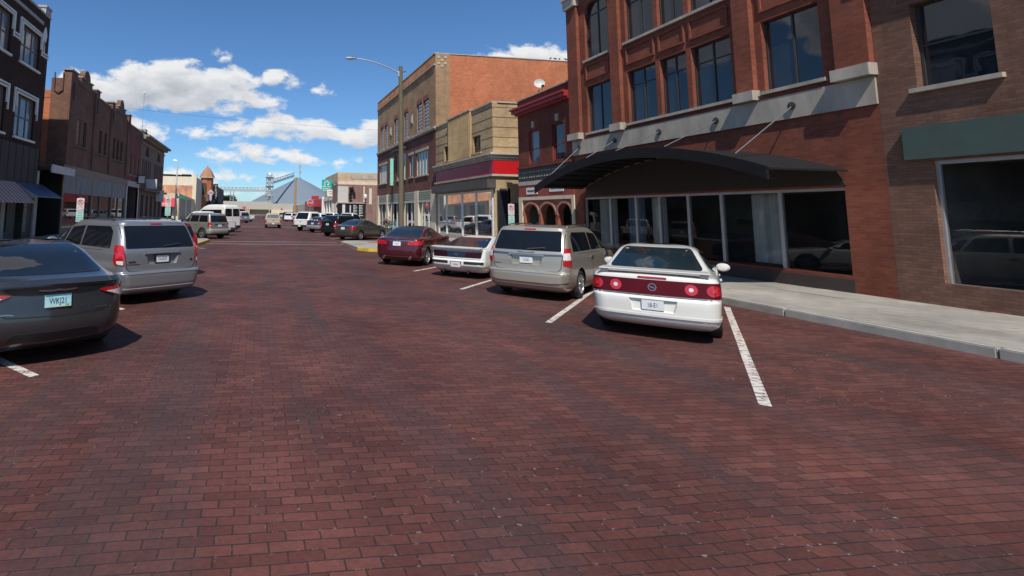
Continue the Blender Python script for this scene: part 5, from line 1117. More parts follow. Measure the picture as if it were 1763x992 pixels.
def lamps(root, body, pts, m, name="tail_light", mode='wrap', off=.012, clear=None, rnd=.03, extra=()):
    for s_ in (1, -1):
        o = patch(body, mode, [(s_ * u, z) for u, z in pts], m, name, root, off, rnd=rnd, step=.05)
        if clear: patch(body, mode, [(s_ * u, z) for u, z in clear], clearlens, "reversing_lens", o, off + .006, rnd=.02, step=.05)
        for (pp, mm, nm) in extra: patch(body, mode, [(s_ * u, z) for u, z in pp], mm, nm, o, off + .006, rnd=.02, step=.05)
def both(body, pts, m, name, root, off=.004, rnd=.04, step=.14):
    for s_ in (1, -1): patch(body, 'side', pts, m, name, root, off, s_, rnd, step)
def car(name, label, cat, x, y, hd, group): return thing(name, label, cat, (x, y, 0), hd, group)
GL, GR = "vehicles parked along the left kerb", "vehicles parked along the right kerb"

# ---- two minivans of one shape
VAN = [(.20, .20, 4.85, .86, .25, .5), (.27, .06, 5.0, .93, .27, .5), (.34, .02, 5.06, .965, .27, .55), (.42, .0, 5.1, .985, .26, .6), (.56, .0, 5.14, .995, .24, .6), (.64, .015, 5.15, .998, .22, .6), (.67, .075, 5.14, .998, .20, .6), (.74, .09, 5.1, .998, .18, .6), (.92, .10, 4.95, .995, .17, .55), (1.02, .11, 4.7, .985, .16, .5), (1.09, .125, 4.15, .965, .15, .45), (1.15, .15, 3.95, .95, .14, .4), (1.35, .26, 3.55, .905, .14, .35), (1.55, .40, 3.12, .855, .15, .3), (1.63, .47, 2.92, .825, .16, .28), (1.675, .49, 2.78, .79, .17, .25), (1.70, .60, 2.62, .73, .2, .25), (1.725, .85, 2.3, .60, .25, .25), (1.735, 1.2, 2.0, .38, .2, .2)]
def minivan(root, m, kind, txt):
    b = Body(VAN, .045, .05)
    cutbody(b, m, root, (1.07, 4.12), .34, extra=([(.05, -.41, 1.035), (.05, .41, 1.035), (.05, .37, .775), (.05, -.37, .775)], [(.165, -.36, 1.02), (.165, .36, 1.02), (.152, .30, .83), (.152, -.30, .83)]))
    wheels(root, b, (1.07, 4.12), .34, .225, '9' if kind else '5')
    o = patch(b, 'rear', [(-.80, 1.14), (.80, 1.14), (.735, 1.60), (-.735, 1.60)], cargl, "rear_window", root, .006, rnd=.05)
    mb = MB(); strip(b, 'rear', [(-.02, 1.165), (-.38, 1.205), (-.44, 1.20)], .022, mb, .03); mb.build("rear_wiper", blackplastic, root, local=True)
    patch(b, 'rear', [(-.14, 1.625), (.14, 1.625), (.14, 1.655), (-.14, 1.655)], redlens, "brake_light", root, .012, rnd=.01)
    both(b, [(.62, 1.13), (2.05, 1.13), (2.0, 1.57), (.86, 1.585), (.68, 1.48)], cargl, "side_window", root)
    both(b, [(2.12, 1.13), (3.05, 1.13), (2.75, 1.52), (2.1, 1.57)], cargl, "side_window", root); both(b, [(3.12, 1.12), (3.85, 1.10), (3.35, 1.36), (2.86, 1.50)], cargl, "side_window", root)
    patch(b, 'front', [(-.8, 1.14), (.8, 1.14), (.68, 1.6), (-.68, 1.6)], cargl, "windscreen", root, .004)
    for s_ in (1, -1):
        g = MB(); strip(b, 'rear', [(s_ * .80, 1.62), (s_ * .845, 1.15), (s_ * .80, .86), (s_ * .795, .76), (s_ * .72, .68), (0, .655)], .013, g); g.build("panel_gap", gap, root, local=True)
        for ln in ([(.95, 1.08), (2.9, 1.06)], [(2.09, 1.6), (2.09, 1.1), (2.12, .5)], [(3.08, 1.55), (3.1, 1.05), (3.1, .5), (2.95, .36), (1.55, .36)]): strip(b, 'side', ln, .009, MB(), .002, s_).build("panel_gap", gap, root, local=True)
    h = MB()
    for s_ in (1, -1):
        for x_ in (1.95, 3.35): strip(b, 'side', [(x_, .97), (x_ + .18, .965)], .03, h, .03, s_)
    h.build("door_handle", m if not kind else chrome, root, local=True)
    hb = MB(); strip(b, 'rear', [(-.42, 1.045), (0, 1.05), (.42, 1.045)], .055, hb, .028); hb.build("hatch_handle", m, root, smooth=True, local=True)
    bm_ = MB(); strip(b, 'rear', [(-.86, .645), (0, .65), (.86, .645)], .04, bm_, .012); bm_.build("bumper_step", m, root, smooth=True, local=True)
    lo_ = MB(); strip(b, 'wrap', [(-1.25, .33), (0, .33), (1.25, .33)], .03, lo_, .012); lo_.build("bumper_lip", chrome if kind else mat("grey_lip", (.30, .30, .31), .4), root, local=True)
    plate(root, b, .915, txt, off=-.012, frame=None if kind else blackplastic)
    rl_ = MB()
    for s_ in (1, -1): rl_.tube([(.95, s_ * .72, 1.71), (1.05, s_ * .72, 1.745), (2.5, s_ * .71, 1.76), (2.62, s_ * .70, 1.725)], .018, 6)
    rl_.build("roof_rail", blackplastic if not kind else chrome, root, local=True)
    mirrors(root, m if not kind else blackplastic, 3.55, .94, 1.16, 1.15)
    MB().lathe([(.001, 0), (.018, 0), (.03, .035), (.001, .06)], (1.0, 0, 1.735), n=8).build("roof_antenna", blackplastic, root, local=True)
    return b
silver = paint("grey_silver_paint", (.27, .275, .285), .6, .36); gold = paint("champagne_paint", (.46, .41, .335), .6, .36)
V1 = car("minivan", "grey silver minivan parked at the left kerb, plate 15-2527", "minivan", -1.88, 11.35, 2.26, GL)
b = minivan(V1, silver, 0, "15-2527")
lamps(V1, b, [(.835, 1.21), (1.10, 1.21), (1.12, .86), (1.05, .83), (.835, .80)], redlens, clear=[(.86, .90), (1.0, .90), (.98, .835), (.86, .815)], extra=(([(.86, 1.18), (.96, 1.18), (.96, .94), (.86, .94)], brightlens, "bright_lens"),))
cm = MB(); strip(b, 'rear', [(-.36, 1.046), (.36, 1.046)], .014, cm, .034); cm.build("badge_strip", mat("grey_badge", (.40, .40, .41), .35, .5), V1, local=True)
mb = MB(); strip(b, 'rear', [(.75, .87), (.60, .87)], .035, mb, .006); strip(b, 'rear', [(.78, .82), (.52, .82)], .012, mb, .006); strip(b, 'rear', [(-.68, .86), (-.74, .86)], .05, mb, .006); mb.build("badge", mat("dark_badge", (.06, .06, .065), .3, .6), V1, local=True)
V2 = car("minivan", "champagne gold minivan with chrome hatch strip, parked at the right kerb", "minivan", 6.42, 11.55, .715, GR)
b = minivan(V2, gold, 1, "11241")
lamps(V2, b, [(.835, 1.22), (1.11, 1.22), (1.11, .79), (.835, .83)], redlens, clear=[(.84, 1.10), (1.03, 1.12), (1.05, .96), (.84, .95)])
mb = MB(); strip(b, 'rear', [(-.82, 1.065), (-.4, 1.055), (-.3, 1.045), (.3, 1.045), (.4, 1.055), (.82, 1.065)], .018, mb, .032); mb.build("chrome_strip", chrome, V2, local=True)
mb = MB(); strip(b, 'rear', [(-.2, 1.105), (-.05, 1.09), (.05, 1.09), (.2, 1.105)], .018, mb, .012); mb.build("wing_badge", chrome, V2, local=True)
mb = MB(); strip(b, 'wrap', [(-1.0, .44), (-.6, .40), (.6, .40), (1.0, .44)], .022, mb, .008); mb.build("bumper_chrome", chrome, V2, local=True)
mb = MB(); strip(b, 'rear', [(.78, .80), (.62, .80)], .014, mb, .006); mb.build("badge", MATS["dark_badge"], V2, local=True)

# ---- sedans
def glasshouse(root, b, rear, sides, front=None, gm=cargl, rs=.006):
    if rear: patch(b, 'rear', rear, gm, "rear_window", root, rs, rnd=.06, step=.09)
    for s_ in sides: both(b, s_, gm, "side_window", root)
    if front: patch(b, 'front', front, gm, "windscreen", root, .004)
def gaps(root, b, rear=(), side=(), w=.009):
    for ln in rear:
        for q in (ln, [(-u, z) for u, z in ln]): strip(b, 'rear', q, w * 1.3, MB()).build("panel_gap", gap, root, local=True)
    for ln in side:
        for s_ in (1, -1): strip(b, 'side', ln, w, MB(), .002, s_).build("panel_gap", gap, root, local=True)
def handles(root, b, xs, z, m):
    h = MB()
    for s_ in (1, -1):
        for x_ in xs: strip(b, 'side', [(x_, z), (x_ + .17, z)], .028, h, .028, s_)
    h.build("door_handle", m, root, local=True)

# near left: charcoal fastback saloon
C200 = [(.19, .22, 4.6, .80, .3, .4), (.27, .10, 4.78, .87, .34, .5), (.36, .03, 4.85, .905, .36, .6), (.50, .0, 4.88, .925, .36, .65), (.66, .015, 4.86, .932, .34, .65), (.80, .04, 4.75, .93, .33, .6), (.90, .05, 4.55, .92, .33, .55), (.965, .045, 4.2, .905, .34, .5), (1.0, .05, 3.95, .89, .34, .45), (1.022, .12, 3.8, .865, .34, .45), (1.05, .32, 3.65, .825, .33, .42), (1.10, .55, 3.5, .785, .30, .4), (1.2, .86, 3.2, .73, .26, .35), (1.3, 1.16, 2.95, .685, .24, .3), (1.37, 1.45, 2.72, .645, .24, .3), (1.42, 1.75, 2.5, .58, .24, .25), (1.448, 2.05, 2.3, .44, .2, .2), (1.455, 2.12, 2.22, .25, .1, .1)]
charc = paint("charcoal_paint", (.045, .046, .049), .5, .32)
root = car("sedan", "charcoal fastback sedan nearest the camera, teal plate WKJ21", "car", -2.44, 6.98, 2.15, GL)
b = Body(C200, .05, .13); cutbody(b, charc, root, (1.02, 3.76), .335); wheels(root, b, (1.02, 3.76), .335, .22, '5')
glasshouse(root, b, [(-.70, 1.075), (.70, 1.075), (.54, 1.40), (-.54, 1.40)], ([(1.25, 1.02), (2.3, 1.0), (2.25, 1.37), (1.75, 1.34)], [(2.38, 1.0), (3.35, .99), (2.75, 1.34), (2.33, 1.38)]), [(-.75, 1.06), (.75, 1.06), (.6, 1.42), (-.6, 1.42)])
lamps(root, b, [(.50, .885), (.85, .915), (1.15, .93), (1.28, .885), (1.24, .80), (1.0, .755), (.82, .765), (.66, .82)], redlens, clear=[(.60, .85), (.90, .865), (.97, .775), (.82, .775)], rnd=.05, off=.02)
lip = MB(); strip(b, 'wrap', [(-1.02, .985), (-.6, 1.0), (0, 1.008), (.6, 1.0), (1.02, .985)], .035, lip, .03); lip.build("boot_lip", charc, root, smooth=True, local=True)
patch(b, 'rear', [(-.62, .952), (.62, .952), (.50, .885), (.3, .865), (-.3, .865), (-.50, .885)], mat("boot_recess", (.02, .02, .021), .35, .4), "boot_recess", root, .006, rnd=.05)
mb = MB(); strip(b, 'rear', [(-.22, .925), (-.07, .915), (0, .925), (.07, .915), (.22, .925)], .022, mb, .016); mb.build("wing_badge", chrome, root, local=True)
po, PP_ = plate(root, b, .785, "WKJ21", face=plate_t, off=.022, sx=.68, tsize=.105, frame=None)
MB().pbox(PP_, .085, .125, -.065, -.045, -.002, .0).build("plate_sticker", mat("green_sticker", (.02, .4, .12), .5), po, local=True); MB().pbox(PP_, -.148, .148, -.0755, -.066, -.0015, .0).build("plate_band", mat("tan_band", (.5, .42, .3), .5), po, local=True); MB().pbox(PP_, -.148, .148, .058, .0755, -.0015, .0).build("plate_band", mat("blue_band", (.03, .16, .26), .5), po, local=True)
gaps(root, b, [[(0, .60), (.55, .62), (.70, .70), (.72, .77)]], [[(2.34, 1.38), (2.35, .95), (2.35, .5), (2.25, .32)], [(1.42, .62), (1.5, .9), (1.62, 1.0)], [(3.45, .95), (3.4, .4)]])
mb = MB(); strip(b, 'rear', [(-.62, .655), (-.44, .65)], .016, mb, .006); strip(b, 'rear', [(.66, .655), (.55, .66), (.48, .65)], .014, mb, .006); mb.build("badge", chrome, root, local=True)
handles(root, b, (1.75, 2.85), .86, charc); mirrors(root, charc, 3.2, .9, .98)
patch(b, 'rear', [(-.55, .30), (.55, .30), (.5, .42), (-.5, .42)], blackplastic, "diffuser", root, .006, rnd=.05)
# right: maroon saloon
ACC = [(.19, .2, 4.6, .80, .25, .4), (.27, .07, 4.75, .87, .28, .5), (.36, .02, 4.82, .905, .28, .55), (.52, .0, 4.86, .92, .27, .6), (.68, .015, 4.85, .925, .25, .6), (.82, .05, 4.65, .925, .23, .55), (.93, .07, 4.3, .915, .22, .5), (.99, .085, 3.95, .895, .22, .45), (1.025, .13, 3.8, .87, .22, .42), (1.045, .35, 3.68, .84, .22, .4), (1.08, .55, 3.5, .80, .22, .38), (1.2, .86, 3.2, .735, .2, .33), (1.3, 1.12, 2.93, .68, .2, .3), (1.38, 1.4, 2.68, .635, .2, .28), (1.435, 1.72, 2.42, .55, .2, .25), (1.46, 1.95, 2.25, .42, .15, .2), (1.468, 2.05, 2.15, .25, .05, .05)]
def sedan(root, m, lampf, txt, rim='5', gm=cargl2, far=False, rows=ACC, chromebar=False):
    b = Body(rows, .05, .09); cutbody(b, m, root, (1.03, 3.80), .33); wheels(root, b, (1.03, 3.80), .33, .21, rim)
    glasshouse(root, b, [(-.72, 1.075), (.72, 1.075), (.56, 1.42), (-.56, 1.42)], ([(1.32, 1.04), (2.3, 1.01), (2.25, 1.36), (1.75, 1.34)], [(2.38, 1.01), (3.35, .99), (2.75, 1.33), (2.33, 1.37)]), [(-.75, 1.06), (.75, 1.06), (.6, 1.41), (-.6, 1.41)], gm)
    lampf(b)
    gaps(root, b, [[(0, .55), (.55, .56), (.66, .62), (.64, .80)]], [[(2.34, 1.38), (2.35, .95), (2.35, .5), (2.25, .32)], [(1.42, .62), (1.5, .9), (1.62, 1.0)], [(3.45, .95), (3.4, .4)]])
    plate(root, b, .83, txt, tsize=.08)
    handles(root, b, (1.75, 2.85), .87, m); mirrors(root, m, 3.2, .9, .99)
    return b
maroon = paint("maroon_paint", (.085, .008, .014), .35, .3)
root = car("sedan", "dark maroon sedan with wide red tail lights and a chrome boot strip", "car", 5.30, 18.75, .93, GR)
b = sedan(root, maroon, lambda b: lamps(root, b, [(.42, .90), (.80, .955), (1.12, .96), (1.16, .88), (1.0, .80), (.42, .79)], brightlens, extra=(([(.46, .87), (.70, .90), (.70, .82), (.46, .82)], redlens, "inner_lens"),)), "15-B201")
mb = MB(); strip(b, 'rear', [(-.66, .94), (0, .945), (.66, .94)], .028, mb, .014); mb.build("chrome_strip", chrome, root, local=True)
mb = MB()
for q in ([(-.05, .99), (-.035, 1.02)], [(.05, .99), (.035, 1.02)], [(-.03, .998), (.03, .998)]): strip(b, 'rear', q, .012, mb, .016)
mb.build("badge", chrome, root, local=True)
mb = MB()
for s_ in (1, -1): mb.tube([(.0, s_ * .52, .30), (.3, s_ * .52, .30)], .05, 12)
mb.build("exhaust_tip", chrome, root, local=True); mb = MB(); strip(b, 'rear', [(-.6, .36), (.6, .36)], .02, mb, .008); mb.build("bumper_chrome", chrome, root, local=True)

# right: white sports coupe with black tail panel
FB = [(.19, .25, 4.4, .80, .2, .4), (.27, .12, 4.65, .86, .22, .5), (.34, .05, 4.78, .895, .22, .55), (.42, .0, 4.84, .915, .22, .6), (.54, .0, 4.86, .92, .2, .6), (.57, .035, 4.84, .92, .18, .6), (.64, .05, 4.75, .92, .17, .55), (.76, .08, 4.4, .915, .16, .5), (.84, .095, 4.0, .905, .16, .45), (.875, .10, 3.7, .89, .17, .4), (.895, .16, 3.5, .86, .2, .4), (.92, .42, 3.35, .815, .22, .38), (.97, .68, 3.2, .765, .2, .35), (1.06, 1.05, 2.98, .69, .2, .3), (1.15, 1.42, 2.76, .62, .2, .28), (1.21, 1.72, 2.55, .55, .2, .25), (1.25, 2.0, 2.4, .42, .15, .2), (1.262, 2.1, 2.3, .26, .05, .05)]
wht = paint("white_paint", (.72, .71, .68), 0, .35)
root = car("sports_car", "white wedge-shaped sports coupe with a black tail panel and rear spoiler", "sports car", 6.22, 15.3, .78, GR)
b = Body(FB, .05, .07); cutbody(b, wht, root, (1.05, 3.62), .32); wheels(root, b, (1.05, 3.62), .32, .23, '5')
glasshouse(root, b, [(-.74, .93), (.74, .93), (.55, 1.20), (-.55, 1.20)], ([(1.75, .93), (3.05, .91), (2.62, 1.17), (1.9, 1.16)],), [(-.75, .93), (.75, .93), (.55, 1.19), (-.55, 1.19)], glass("blue_black_hatch_glass", (.010, .013, .026), .03, .02, 1, .3))
tp = patch(b, 'rear', [(-.80, .825), (.80, .825), (.775, .64), (-.775, .64)], mat("black_tail_panel", (.012, .010, .011), .15, coat=1), "tail_panel", root, .008, rnd=.04)
for s_ in (1, -1): patch(b, 'rear', [(s_ * .78, .80), (s_ * .30, .80), (s_ * .28, .66), (s_ * .76, .66)], mat("smoked_red_lens", (.030, .004, .006), .3, spec=.2), "tail_light", root, .012, rnd=.02)
for s_ in (1, -1): patch(b, 'rear', [(s_ * .84, .53), (s_ * .26, .53), (s_ * .26, .45), (s_ * .84, .45)], blackplastic, "bumper_pad", root, .01, rnd=.02)
patch(b, 'rear', [(-.18, .52), (.18, .52), (.18, .36), (-.18, .36)], blackplastic, "plate_recess", root, .004, rnd=.02)
plate(root, b, .425, "15-P401", off=.014, tsize=.075)
mb = MB(); strip(b, 'rear', [(-.06, .76), (0, .70), (.06, .76)], .014, mb, .016); mb.build("emblem", mat("dull_grey_emblem", (.12, .12, .12), .5), root, local=True)
sp_ = MB().hexa([(.02, -.83, .93), (.02, .83, .93), (.22, .80, .94), (.22, -.80, .94)], [(.02, -.83, .955), (.02, .83, .955), (.20, .80, .972), (.20, -.80, .972)])
for s_ in (1, -1): sp_.box(.08, .18, s_ * .78 - .04, s_ * .78 + .04, .87, .94)
sp_.build("spoiler", wht, root, local=True, bevel=.008)
gaps(root, b, [[(0, .845), (.82, .845)], [(0, .60), (.84, .60)]], [[(1.8, .9), (1.85, .5), (1.9, .32)], [(3.1, .88), (3.1, .35)]]); mirrors(root, wht, 2.95, .86, .92, .9)
mb = MB().tube([(.1, -.35, .2), (.5, -.35, .2)], .04, 8).tube([(.1, .45, .2), (.5, .45, .2)], .04, 8); mb.build("exhaust_tip", blackplastic, root, local=True)

# right, nearest: white saloon with full-width dark red tail panel
IMP = [(.20, .2, 4.75, .82, .25, .4), (.27, .06, 4.92, .88, .26, .5), (.33, .02, 5.0, .905, .26, .55), (.40, .0, 5.04, .92, .25, .55), (.56, .0, 5.08, .93, .24, .6), (.66, .01, 5.07, .935, .22, .6), (.69, .05, 5.06, .935, .2, .6), (.74, .06, 5.0, .935, .19, .6), (.90, .085, 4.6, .93, .18, .55), (.97, .10, 4.25, .915, .18, .5), (1.01, .115, 4.0, .89, .19, .45), (1.03, .17, 3.9, .86, .2, .42), (1.05, .50, 3.8, .83, .22, .4), (1.075, .74, 3.7, .80, .22, .4), (1.2, 1.06, 3.35, .72, .2, .33), (1.3, 1.3, 3.08, .665, .2, .3), (1.38, 1.55, 2.85, .615, .2, .28), (1.43, 1.85, 2.6, .53, .2, .25), (1.452, 2.1, 2.4, .40, .1, .15), (1.46, 2.2, 2.3, .25, .05, .05)]
wht2 = paint("off_white_paint", (.66, .65, .60), 0, .35)
root = car("sedan", "white sedan at the right with round red lamps in a dark full-width tail panel", "car", 6.44, 7.62, .80, GR)
b = Body(IMP, .05, .09); cutbody(b, wht2, root, (1.08, 3.88), .33, extra=([(-.05, -.36, .655), (-.05, .36, .655), (-.05, .33, .43), (-.05, -.33, .43)], [(.055, -.32, .645), (.055, .32, .645), (.042, .27, .475), (.042, -.27, .475)])); wheels(root, b, (1.08, 3.88), .33, .21, '5')
glasshouse(root, b, [(-.70, 1.085), (.70, 1.085), (.53, 1.41), (-.53, 1.41)], ([(1.45, 1.04), (2.45, 1.01), (2.4, 1.35), (1.85, 1.33)], [(2.53, 1.01), (3.5, .99), (2.9, 1.32), (2.48, 1.36)]), [(-.75, 1.07), (.75, 1.07), (.58, 1.41), (-.58, 1.41)], glass("teal_tint_glass", (.010, .020, .026), .015, .01, 1, .45))
patch(b, 'wrap', [(-1.06, .955), (1.06, .955), (1.06, .72), (-1.06, .72)], deeplens, "tail_panel", root, .010, rnd=.05, step=.07)
for s_ in (1, -1):
    for c in (.80, .52):
        ring = [(s_ * (c + .085 * math.cos(2 * math.pi * k / 20)), .838 + .085 * math.sin(2 * math.pi * k / 20)) for k in range(20)]; o = patch(b, 'rear', ring, brightlens if c < .6 else redlens, "tail_light", root, .016, rnd=0, step=.05)
        inner = [(s_ * (c + .032 * math.cos(2 * math.pi * k / 16)), .838 + .032 * math.sin(2 * math.pi * k / 16)) for k in range(16)]; patch(b, 'rear', inner, clearlens if c < .6 else brightlens, "lamp_centre", o, .022, rnd=0, step=.05)
sp_ = MB().hexa([(.13, -.78, 1.085), (.13, .78, 1.085), (.36, .74, 1.10), (.36, -.74, 1.10)], [(.13, -.78, 1.11), (.13, .78, 1.11), (.34, .74, 1.128), (.34, -.74, 1.128)])
for s_ in (1, -1): sp_.box(.2, .32, s_ * .70 - .06, s_ * .70 + .06, 1.02, 1.09)
sp_.build("spoiler", wht2, root, local=True, bevel=.008)
patch(b, 'rear', [(-.2, 1.0), (.2, 1.0), (.2, .975), (-.2, .975)], redlens, "brake_light", root, .014, rnd=.008)
plate(root, b, .56, "18-E1", off=-.004)
mb = MB(); strip(b, 'rear', [(.055 * math.cos(k * .6283), .838 + .055 * math.sin(k * .6283)) for k in range(11)], .012, mb, .018); strip(b, 'rear', [(-.03, .825), (.035, .85)], .018, mb, .018); mb.build("emblem", chrome, root, local=True)
mb = MB(); strip(b, 'wrap', [(-1.3, .40), (0, .40), (1.3, .40)], .035, mb, .012); mb.build("bumper_lip", wht2, root, smooth=True, local=True)
gaps(root, b, [[(0, .70), (.86, .70)]], [[(2.49, 1.36), (2.5, .95), (2.5, .5), (2.4, .32)], [(1.55, .62), (1.6, .9), (1.72, 1.0)], [(3.6, .95), (3.55, .4)]])
handles(root, b, (1.9, 3.0), .86, wht2); mirrors(root, wht2, 3.35, .9, .99)
mb = MB(); strip(b, 'side', [(1.55, .62), (4.4, .62)], .05, mb, .012); strip(b, 'side', [(1.55, .62), (4.4, .62)], .05, mb, .012, -1); mb.build("side_moulding", wht2, root, local=True)

# right: bronze grey saloon
bronze = paint("bronze_grey_paint", (.085, .075, .062), .5, .34)
root = car("sedan", "bronze grey sedan parked just past the right bulb-out, pale bumper in sun", "car", 6.2, 36.0, .74, GR)
b = sedan(root, bronze, lambda b: lamps(root, b, [(.55, .90), (.8, .95), (1.10, .96), (1.14, .84), (1.0, .74), (.62, .78)], redlens), "14-G302", '7')
mb = MB(); strip(b, 'rear', [(-.34, .93), (.34, .93)], .05, mb, .014); mb.build("boot_recess", blackplastic, root, local=True)

# ---- sport utilities, wagon, passenger van
def boxy(root, m, L, Wd, H, gm=cargl, txt="15-C130", rim='5', lampz=(1.12, .82), hood=1.05, rw=.37, clad=None, far=False, lampm=redlens, slope=.22, plz=.9, bumper=None, rack=True, lampw=.15, low=.34):
    h = H; w = Wd / 2; zb = hood + .08
    rows = [(low - .04, .2, L - .3, w * .88, .2, .35), (low + .04, .04, L - .08, w * .96, .2, .4), (low + .16, .0, L, w, .18, .4), (.66, .0, L, w, .17, .4), (.70, .04, L - .01, w, .15, .4), (hood - .12, .07, L - .08, w * .995, .14, .4), (hood, .085, L - .35, w * .985, .13, .38), (zb, .10, L - 1.25, w * .965, .12, .3), (zb + .06, .12, L - 1.35, w * .955, .12, .3), (h - .25, slope, L - 1.85, w * .87, .12, .25), (h - .12, slope + .06, L - 2.05, w * .84, .12, .22), (h - .07, slope + .1, L - 2.12, w * .80, .13, .2), (h - .045, slope + .2, L - 2.25, w * .73, .15, .2), (h - .02, slope + .45, L - 2.5, w * .55, .2, .2), (h - .015, slope + .8, L - 2.7, w * .3, .1, .1)]
    b = Body(rows, .04, .05); x1, x2, r = .86, L - .9, rw; cutbody(b, m, root, (x1, x2), r, .06); wheels(root, b, (x1, x2), r, .23, rim, far=far)
    zt = h - .17; patch(b, 'rear', [(-w * .80, zb + .02), (w * .80, zb + .02), (w * .74, zt), (-w * .74, zt)], gm, "rear_window", root, .006, rnd=.05)
    xm = (L - 1.7) * .36
    for seg in ([(.34, zb + .02), (xm + .25, zb + .02), (xm + .22, zt), (.48, zt)], [(xm + .36, zb + .02), (xm + 1.2, zb + .02), (xm + 1.1, zt), (xm + .33, zt)], [(xm + 1.3, zb + .02), (L - 1.5, zb + .01), (L - 1.95, zt - .03), (xm + 1.2, zt)]): both(b, seg, gm, "side_window", root)
    patch(b, 'front', [(-w * .8, zb + .03), (w * .8, zb + .03), (w * .7, zt), (-w * .7, zt)], gm, "windscreen", root, .004)
    q = b.at(1.0)[3] - b.at(1.0)[4]
    lamps(root, b, [(q - lampw * .35, lampz[0]), (q + lampw + .1, lampz[0]), (q + lampw + .1, lampz[1]), (q - lampw * .35, lampz[1])], lampm, off=.014, extra=(([(q - lampw * .2, lampz[1] + .09), (q + lampw * .6, lampz[1] + .09), (q + lampw * .6, lampz[1] + .03), (q - lampw * .2, lampz[1] + .03)], clearlens, "reversing_lens"),))
    plate(root, b, plz, txt, far=far)
    gaps(root, b, [[(0, .71), (w * .78, .72), (w * .80, .8), (w * .82, zb)]], [[(xm + .3, zt), (xm + .3, .5)], [(xm + 1.25, zt), (xm + 1.27, .45)], [(L - 1.45, zb), (L - 1.45, .42)]])
    if clad or bumper: patch(b, 'wrap', [(-w - .25, .68), (w + .25, .68), (w + .25, low + .05), (-w - .25, low + .05)], bumper or clad, "bumper", root, .03, rnd=.03)
    handles(root, b, (xm + .45, xm + 1.4), hood - .08, m); mirrors(root, blackplastic, L - 1.55, w * .96, zb + .06)
    if rack:
        mb = MB()
        for s_ in (1, -1): mb.tube([(slope + .35, s_ * w * .70, h - .05), (slope + .45, s_ * w * .70, h - .005), (L - 2.5, s_ * w * .68, h - .005), (L - 2.4, s_ * w * .68, h - .05)], .018, 6)
        mb.tube([(slope + .9, -w * .7, h - .003), (slope + .9, w * .7, h - .003)], .014, 6); mb.build("roof_rack", blackplastic, root, local=True)
    return b
sage = paint("sage_silver_paint", (.27, .275, .235), .5, .36)
root = car("suv", "sage silver SUV with roof rack, first vehicle past the left bulb-out", "SUV", -2.35, 35.7, 2.36, GL)
b = boxy(root, sage, 4.45, 1.82, 1.76, txt="15-A778", clad=paint("pale_sage_cladding", (.33, .33, .29), .2, .5), rim='5', rw=.36, lampz=(1.12, .85))
mb = MB(); strip(b, 'rear', [(-.42, .985), (.42, .985)], .05, mb, .016); mb.build("hatch_handle", blackplastic, root, local=True)
blk = paint("black_green_paint", (.010, .014, .014), .3, .3)
root = car("suv", "black SUV with red lamps between the bronze grey sedan and the small blue wagon", "SUV", 5.75, 40.9, .62, GR)
boxy(root, blk, 4.7, 1.86, 1.74, txt="15-D992", bumper=paint("black_green_paint", (.010, .014, .014)), plz=.98, lampz=(1.12, .80), lampw=.2, slope=.45, rack=False)
blue = paint("steel_blue_paint", (.045, .06, .13), .4, .34)
root = car("wagon", "small blue wagon with white marks on its rear window, grey bumper", "car", 5.35, 48.2, .70, GR)
b = boxy(root, blue, 4.4, 1.75, 1.52, txt="15-K21", bumper=mat("grey_bumper", (.22, .22, .23), .5), plz=.86, lampz=(.98, .80), slope=.55, hood=.95, rw=.32, rack=False)
mb = MB()
for (u, z_) in ((.42, 1.22), (.0, 1.2), (-.3, 1.2)): strip(b, 'rear', [(u + .05, z_ - .06), (u, z_ + .08), (u - .08, z_ - .04), (u - .14, z_ - .06)], .03, mb, .012)
mb.build("window_chalk", whitep, root, local=True)
root = car("suv", "silver grey SUV beside a white pickup far down the left kerb", "SUV", -1.5, 81, 2.2, GL)
boxy(root, silver, 4.6, 1.84, 1.75, txt="15", far=True)
root = car("suv", "white SUV far down the right kerb beside a dark SUV", "SUV", 6.1, 97.5, .9, GR)
boxy(root, wht, 4.7, 1.9, 1.75, far=True, rack=False)
root = car("suv", "dark maroon-black SUV far down the right kerb, farthest but one", "SUV", 6.3, 108, .9, GR)
boxy(root, paint("black_maroon_paint", (.02, .012, .014), .3), 4.8, 1.9, 1.85, far=True)
root = car("suv", "pale silver SUV, the farthest vehicle along the right kerb", "SUV", 6.2, 124, .9, GR)
boxy(root, paint("pale_silver_paint", (.42, .43, .44), .5), 4.6, 1.85, 1.7, far=True, rack=False)
root = car("crossover", "red crossover mostly hidden behind the grey silver minivan", "SUV", -2.3, 15.4, 2.22, GL)
boxy(root, paint("dark_red_paint", (.16, .012, .015), .3), 4.4, 1.8, 1.62, txt="15-F90", lampz=(1.2, .80), lampw=.22, rack=False)
